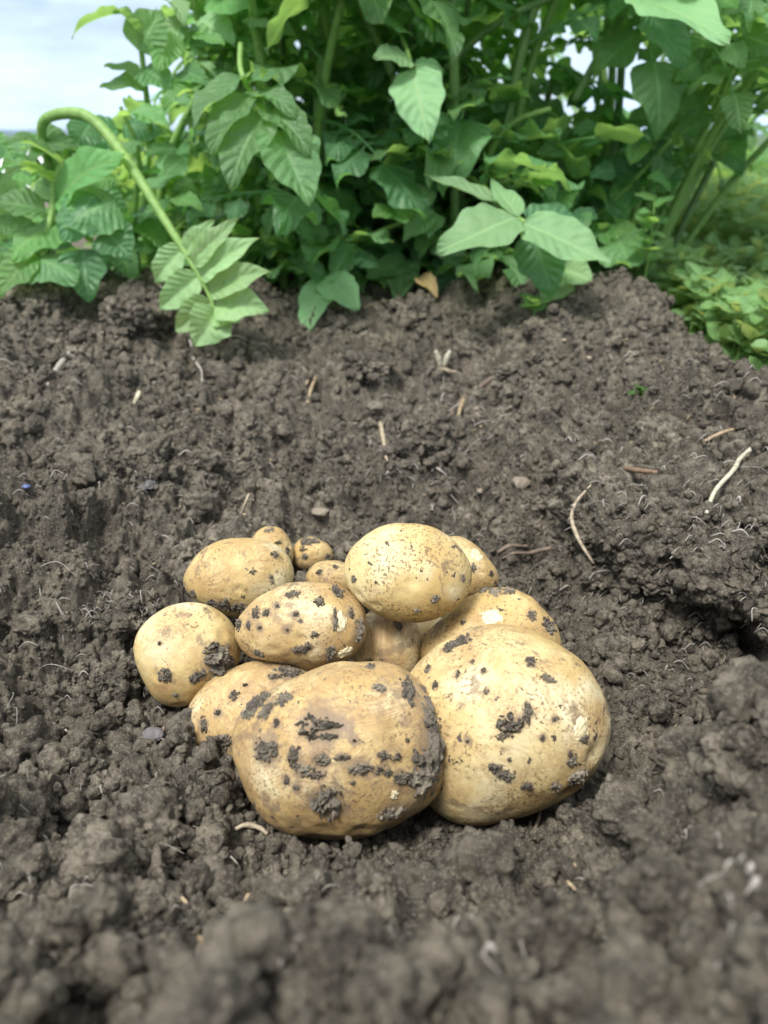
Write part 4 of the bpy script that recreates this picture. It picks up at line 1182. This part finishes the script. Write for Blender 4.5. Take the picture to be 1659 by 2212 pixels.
strand('root', 'hairy grey root hanging down beside the pale drooping leaf', 'root', [(340, 610, .016), (365, 640, .014), (385, 690, .012), (412, 740, .008), (418, 775, .005), (435, 800, .004), (436, 828)], [.0012, .0018, .0014, .0008], M_HAIR, .004, GR, .5)
strand('twig', 'forked brown twig on the slope above the heap', 'twig', [(970, 900), (1000, 862), (1035, 838, .006), (1060, 818), (1068, 800)], [.0022, .0030, .0026, .0016], M_TWIG, .004, 'twigs on the soil', .3)
strand('twig', 'short tan stub beside the fork of the brown twig', 'twig', [(988, 908), (995, 880), (1003, 862)], [.0014, .0022], M_STRAW, .003, 'twigs on the soil', .3)
strand('twig', 'grey straight stick on the slope at the far left', 'twig', [(103, 830), (125, 795, .006), (150, 760)], [.0024, .0028, .0022], M_HAIR, .005, 'twigs on the soil', .2)
strand('twig', 'thin brown twig lying behind the heap at its right', 'twig', [(1075, 1192), (1100, 1180), (1140, 1178)], [.0010, .0016, .0013], M_TWIG, .003, 'twigs on the soil', .3)
strand('twig', 'low knobbly twig just right of the ochre potato', 'twig', [(1085, 1205), (1110, 1195), (1140, 1195), (1170, 1188), (1205, 1180)], [.0008, .0010, .0016, .0012], M_TWIG, .003, 'twigs on the soil', .4)
strand('twig', 'brown stick near the top of the right bank', 'twig', [(1335, 1005), (1370, 1015, .005), (1420, 1018)], [.0010, .0018, .0014], plain_mat('red_twig', (.24, .15, .09), (.13, .09, .06), 200, .6), .004, 'twigs on the soil', .3)
strand('twig', 'pale thin stick high on the right bank', 'twig', [(1520, 952), (1560, 935, .004), (1590, 925)], [.0010, .0014, .0010], M_STRAW, .003, 'twigs on the soil', .3)
strand('straw', 'cream straw stub on the slope left of the middle', 'straw', [(290, 872), (300, 850, .004), (307, 835)], [.0020, .0020], plain_mat('straw_cream', (.62, .56, .40), None, 200, .5), .004, 'bits of straw on the soil', .1)
strand('straw', 'bent tan straw in the middle of the slope', 'straw', [(665, 868), (672, 840, .005), (684, 810)], [.0014, .0018, .0014], M_STRAW, .003, 'bits of straw on the soil', .1)
strand('straw', 'short tan straw beside the bent one', 'straw', [(662, 830), (666, 815, .004), (660, 800)], [.0012, .0014], M_STRAW, .003, 'bits of straw on the soil', .1)
strand('root', 'straight pale root stub stuck upright behind the topmost potato', 'root', [(838, 1020), (832, 970, .006), (822, 912, .004)], [.0012, .0015, .0020], M_ROOT, .004, GR, .2)
strand('root', 'side branch crossing the upright pale root stub', 'root', [(830, 965, .006), (850, 985, .004), (872, 990)], [.0010, .0008], M_ROOT, .003, GR, .3)
strand('root', 'thin pale root curved behind the small potatoes', 'root', [(520, 1110), (530, 1085, .006), (538, 1065)], [.0006, .0009], M_ROOT, .003, GR, .4)
strand('root', 'pale thread crossing the soil just under the plants', 'root', [(780, 665, .008), (830, 650, .010), (880, 648, .010), (930, 640, .008)], [.0009, .0012, .0009], M_ROOT, .004, GR, .4)
strand('root', 'white thread root right of the upright stub', 'root', [(915, 1003), (945, 1012, .004), (970, 1030)], [.0006, .0010, .0006], M_HAIR, .003, GR, .3)
strand('root', 'curled yellowish root at the foot of the front potato, left', 'root', [(508, 1790), (530, 1782, .003), (560, 1788, .003), (578, 1800)], [.0008, .0011, .0008], M_ROOT, .002, GR, .2)
strand('root', 'small brown root at the foot of the largest potato', 'root', [(1070, 1775, .004), (1085, 1765, .007), (1100, 1768, .006), (1108, 1760, .008)], [.0005, .0007, .0005], M_ROOT, .003, GR, .2)
strand('root', 'stubby pale root right under the largest potato', 'root', [(1155, 1790, .002), (1163, 1770, .005), (1168, 1752, .007)], [.0007, .0010, .0008], M_ROOT, .003, GR, .2)
strand('straw', 'blurred pale straw in the near soil left of the middle', 'straw', [(620, 1930), (630, 1905, .004), (640, 1885)], [.0014, .0018, .0012], M_ROOT, .003, 'bits of straw on the soil')
strand('straw', 'blurred tan straw in the near soil below the front potato', 'straw', [(525, 1985), (535, 1950, .004), (540, 1925)], [.0012, .0018, .0012], M_STRAW, .003, 'bits of straw on the soil')
strand('straw', 'tan straw lying in the near soil at the left edge', 'straw', [(5, 1775), (15, 1800, .004), (28, 1835)], [.0010, .0014, .0010], M_STRAW, .003, 'bits of straw on the soil')
strand('root', 'dark grey thread below the front potato', 'root', [(665, 1858), (700, 1853, .003), (725, 1848)], [.0006, .0008], M_TWIG, .002, GR)
# tuft of a pulled weed
c = gz(955, 800, .004)
rt_ = bpy.data.objects.new('weed_stub', None); COL.objects.link(rt_); rt_.location = tuple(c); rt_.empty_display_size = .01
tag(rt_, 'pale pulled weed stub with a fan of short roots high on the slope', 'weed stub')
for k in range(2):
    s_ = -1 if k else 1
    link('bulb', poly_mesh('bulb', *tube_vf(catmull([np.array([s_ * .002, 0, 0]), np.array([s_ * .004, 0, .008]), np.array([s_ * .007, 0, .015])], 5), [.0022, .0030, .0016], 8), M_ROOTW), rt_)
for k in range(7):
    a = R(-70 + 23 * k)
    link('rootlet', poly_mesh('rootlet', *tube_vf(catmull([np.zeros(3), np.array([math.sin(a) * .008, -.003, -.003]), np.array([math.sin(a) * .018, -.007, -.004])], 5), [.0009, .0004], 5), M_ROOT), rt_)

# fine root hairs and flecks all over: uncountable
def hairs():
    V, F = [], []
    rs = random.Random(3)
    spots = []
    for _ in range(900):
        spots.append((rs.uniform(0, 1659), rs.uniform(670, 2100), rs.uniform(8, 34) * (2.2 if rs.random() < .12 else 1)))
    for _ in range(110):
        spots.append((rs.uniform(1200, 1659), rs.uniform(950, 1400), rs.uniform(10, 40)))
    for _ in range(130):
        spots.append((rs.gauss(930, 60), rs.gauss(950, 50), rs.uniform(12, 40)))
    for _ in range(60):
        spots.append((rs.gauss(255, 40), rs.gauss(1325, 18), rs.uniform(12, 40)))
    px = np.array([s[0] for s in spots]); py = np.array([s[1] for s in spots])
    for (a, b, l) in spots:
        p = gz(a, b, 0)
        if not off_pile(p[0], p[1]): continue
        d = np.linalg.norm(p - CAM); ln = l * d / FPX * 1.2
        az = rs.uniform(0, 6.28); dirn = np.array([math.cos(az), math.sin(az) * .6, rs.uniform(-.1, .3)])
        sd_ = np.array([-math.sin(az), math.cos(az), 0]) * rs.uniform(-.5, .5)
        pts = [p - dirn * ln * .5 + [0, 0, .0005], p + sd_ * ln * .4 + [0, 0, .003 + ln * .12], p + dirn * ln * .5 + [0, 0, .001]]
        v, f = tube_vf(catmull(pts, 4), [rs.uniform(.00012, .00032) * (2.0 if rs.random() < .10 else 1)], 4)
        o = len(V); V.extend(v); F.extend([tuple(q + o for q in ff) for ff in f])
    tag(link('root_hairs', poly_mesh('root_hairs', V, F, M_HAIR)), 'fine pale root hairs threaded all through the dug soil', 'root hairs', kind='stuff')
hairs()
def flecks():
    V, F = [], []
    rs = random.Random(9); iv, if_ = ico(1)
    for _ in range(800):
        x = rs.uniform(-.4, .4); y = rs.uniform(.1, .95)
        if not off_pile(x, y): continue
        z = float(ground(np.array([x]), np.array([y]))[0]) + .001
        s = rs.uniform(.0004, .0013)
        q = rotmats(1)[0] @ (iv * np.array([2.2, .8, .5]) * s).T
        o = len(V); V.extend(list(q.T + [x, y, z])); F.extend([tuple(int(k) + o for k in f) for f in if_])
    tag(link('straw_flecks', poly_mesh('straw_flecks', V, F, M_STRAW, False)), 'tiny tan flecks of rotted straw scattered in the soil', 'straw flecks', kind='stuff')
flecks()

# bigger clods and stones one can point at
IV4, IF4 = ico(6)
def boulder(name, label, cat, px, py, wpx, mat, seed, flat=.7, sink=.35, group=None, amp=.35, fine=.16):
    p = gz(px, py, 0); d = np.linalg.norm(p - CAM); r = wpx / 2 * d / FPX
    q = IV4 * 1.2 + seed * 3.7
    rr = 1 + amp * fbm3(q, seed, 3) + fine * fbm3(IV4 * 5 + seed, seed + 4, 3)
    V = IV4 * rr[:, None] * np.array([1, .85, flat]) * r
    if fine > .1:
        V = crumbly(V, seed, (min(.016, r * .7), .0065, .0034) if r < .02 else (.016, .0075, .0036), IF4)
    o = link(name, mesh_np(name, V, IF4, mat), None, p + [0, 0, r * flat * (1 - 2 * sink)])
    o.rotation_euler = (0, 0, seed)
    return tag(o, label, cat, group)
GC = 'large clods of earth round the pit'
for k, a in enumerate([('large rounded clod on the ridge beside the drooping pale leaf', 300, 690, 150), ('wide clod on the ridge at the left, under the leaves', 105, 670, 150),
        ('rough clod at the left of the heap below the hairy roots', 275, 1345, 100), ('oval clod on the left slope above the heap', 255, 1005, 70),
        ('lumpy clod wedged left of the front potato', 452, 1712, 70), ('clod in the corner between the left potato and the soil', 250, 1480, 90),
        ('hairy clod of roots in the middle of the slope', 930, 960, 150), ('knobbly clod in the near soil right below the two front potatoes', 965, 1850, 60),
        ('clod under the left edge of the front potato', 590, 1790, 60), ('big blurred clod in the near right foreground', 1190, 2060, 170),
        ('big blurred clod at the bottom, right of the middle', 720, 2110, 230), ('big blurred clod low in the left corner', 150, 2090, 260),
        ('dark clod high on the near right heap', 1600, 1640, 150), ('round clod on the near right heap', 1270, 1800, 100), ('clod on the slope under the middle leaves', 800, 800, 90),
        ('blurred clod lying at the foot of the right foreground heap', 1420, 1960, 150), ('clod projecting from the face of the right bank', 1560, 1240, 170),
        ('clod at the right of the largest potato', 1430, 1530, 110), ('clod below the fork of the right bank', 1380, 1350, 90), ('clod on the ridge below the middle of the row', 900, 690, 120)]):
    boulder('soil_clod', a[0], 'clod', a[1], a[2], a[3], M_SOIL, 11 + k, .72, .42, GC)
GS = 'small stones in the soil'
for k, a in enumerate([('flat pinkish grey stone on the left slope', 315, 1052, 44, M_STONE), ('bluish dark stone left above the small potatoes', 455, 1078, 34, M_STONE), ('tan rounded stone just behind the small potatoes', 692, 1108, 38, M_STONET),
        ('flat tan stone on the slope right of the heap', 1120, 1046, 46, M_STONET), ('grey flat stone half buried right of the largest potato', 1470, 1560, 90, M_STONE),
        ('dark wet stone left of the long brownish potato', 330, 1590, 44, M_STONE), ('small yellow pebble high on the slope right of the middle', 1273, 775, 16, M_ROOT), ('tan pebble next to the round sprout', 1218, 735, 12, M_ROOT),
        ('tiny blue chip on the left slope', 57, 1052, 18, plain_mat('blue_chip', (.10, .14, .30), None, 80, .4)), ('tan stone at the far right of the heap', 1040, 1062, 22, M_STONET)]):
    boulder('stone', a[0], 'stone', a[1], a[2], a[3], a[4], 51 + k, .45, .30, GS, .38, .09)

# ------------------------------------------------------------------ far things at the left
def far_left():
    # white plastic sheet stretched low over a bed
    xs = np.linspace(-1, 1, 40); ys = np.linspace(-1, 1, 14)
    V = []
    for a in xs:
        for b in ys:
            V.append((a * 1.6, b * .45, .22 * math.sqrt(max(0, 1 - b * b)) + .012 * math.sin(a * 23) * (1 - b * b)))
    F = [(i * 14 + j, (i + 1) * 14 + j, (i + 1) * 14 + j + 1, i * 14 + j + 1) for i in range(39) for j in range(13)]
    o = link('plastic_tunnel', poly_mesh('plastic_tunnel', V, F, plain_mat('white_plastic', (.78, .80, .80), (.66, .69, .70), 6, .3, .004)), None, (-3.3, 4.6, -.03))
    tag(o, 'low white plastic tunnel stretched over a bed far off at the left', 'plastic tunnel')
    # blue crate on the soil behind the low plant
    root = bpy.data.objects.new('blue_crate', None); COL.objects.link(root); p = at_y(20, 490, 1.7); root.location = (p[0] - .1, 1.7, -.03); root.empty_display_size = .05
    tag(root, 'bright blue plastic crate on the soil at the left edge behind the leaves', 'crate')
    mb = plain_mat('blue_plastic', (.02, .10, .55), (.02, .08, .42), 10, .35)
    def box(n, c, s):
        V = [(c[0] + s[0] * a, c[1] + s[1] * b, c[2] + s[2] * d) for a in (-.5, .5) for b in (-.5, .5) for d in (-.5, .5)]
        F = [(0, 1, 3, 2), (4, 6, 7, 5), (0, 4, 5, 1), (2, 3, 7, 6), (0, 2, 6, 4), (1, 5, 7, 3)]
        ob = link(n, poly_mesh(n, V, F, mb, False), root)
        bv = ob.modifiers.new('bevel', 'BEVEL'); bv.width = .003; bv.segments = 2
    box('base', (0, 0, .005), (.26, .18, .01))
    for s in (-1, 1):
        box('side_panel', (0, s * .09, .05), (.26, .006, .08)); box('end_panel', (s * .13, 0, .05), (.006, .174, .08))
    box('rim', (0, -.095, .092), (.28, .012, .012)); box('rim', (0, .095, .092), (.28, .012, .012))
far_left()
# hills on the horizon, the blue haze of distant air painted into their colour
def hills():
    n = 160; V = []; rows = 14
    for i in range(n):
        a = -R(70) + R(140) * i / (n - 1)
        hgt = 9 + 12 * float(fbm2(np.array([i * .05]), np.array([3.3]), 5, 4)[0]) + 8 * math.exp(-((a + .7) / .25) ** 2)
        for j in range(rows):
            t = j / (rows - 1); rr = 700 + 500 * t
            V.append((rr * math.sin(a), rr * math.cos(a), -2 + max(3, hgt) * .6 * math.sin(t * math.pi / 2)))
    F = [(i * rows + j, (i + 1) * rows + j, (i + 1) * rows + j + 1, i * rows + j + 1) for i in range(n - 1) for j in range(rows - 1)]
    tag(link('hills', poly_mesh('hills', V, F, plain_mat('hill_haze_blue', (.12, .17, .20), (.10, .15, .19), .01, .9, .1))), kind='structure')
hills()
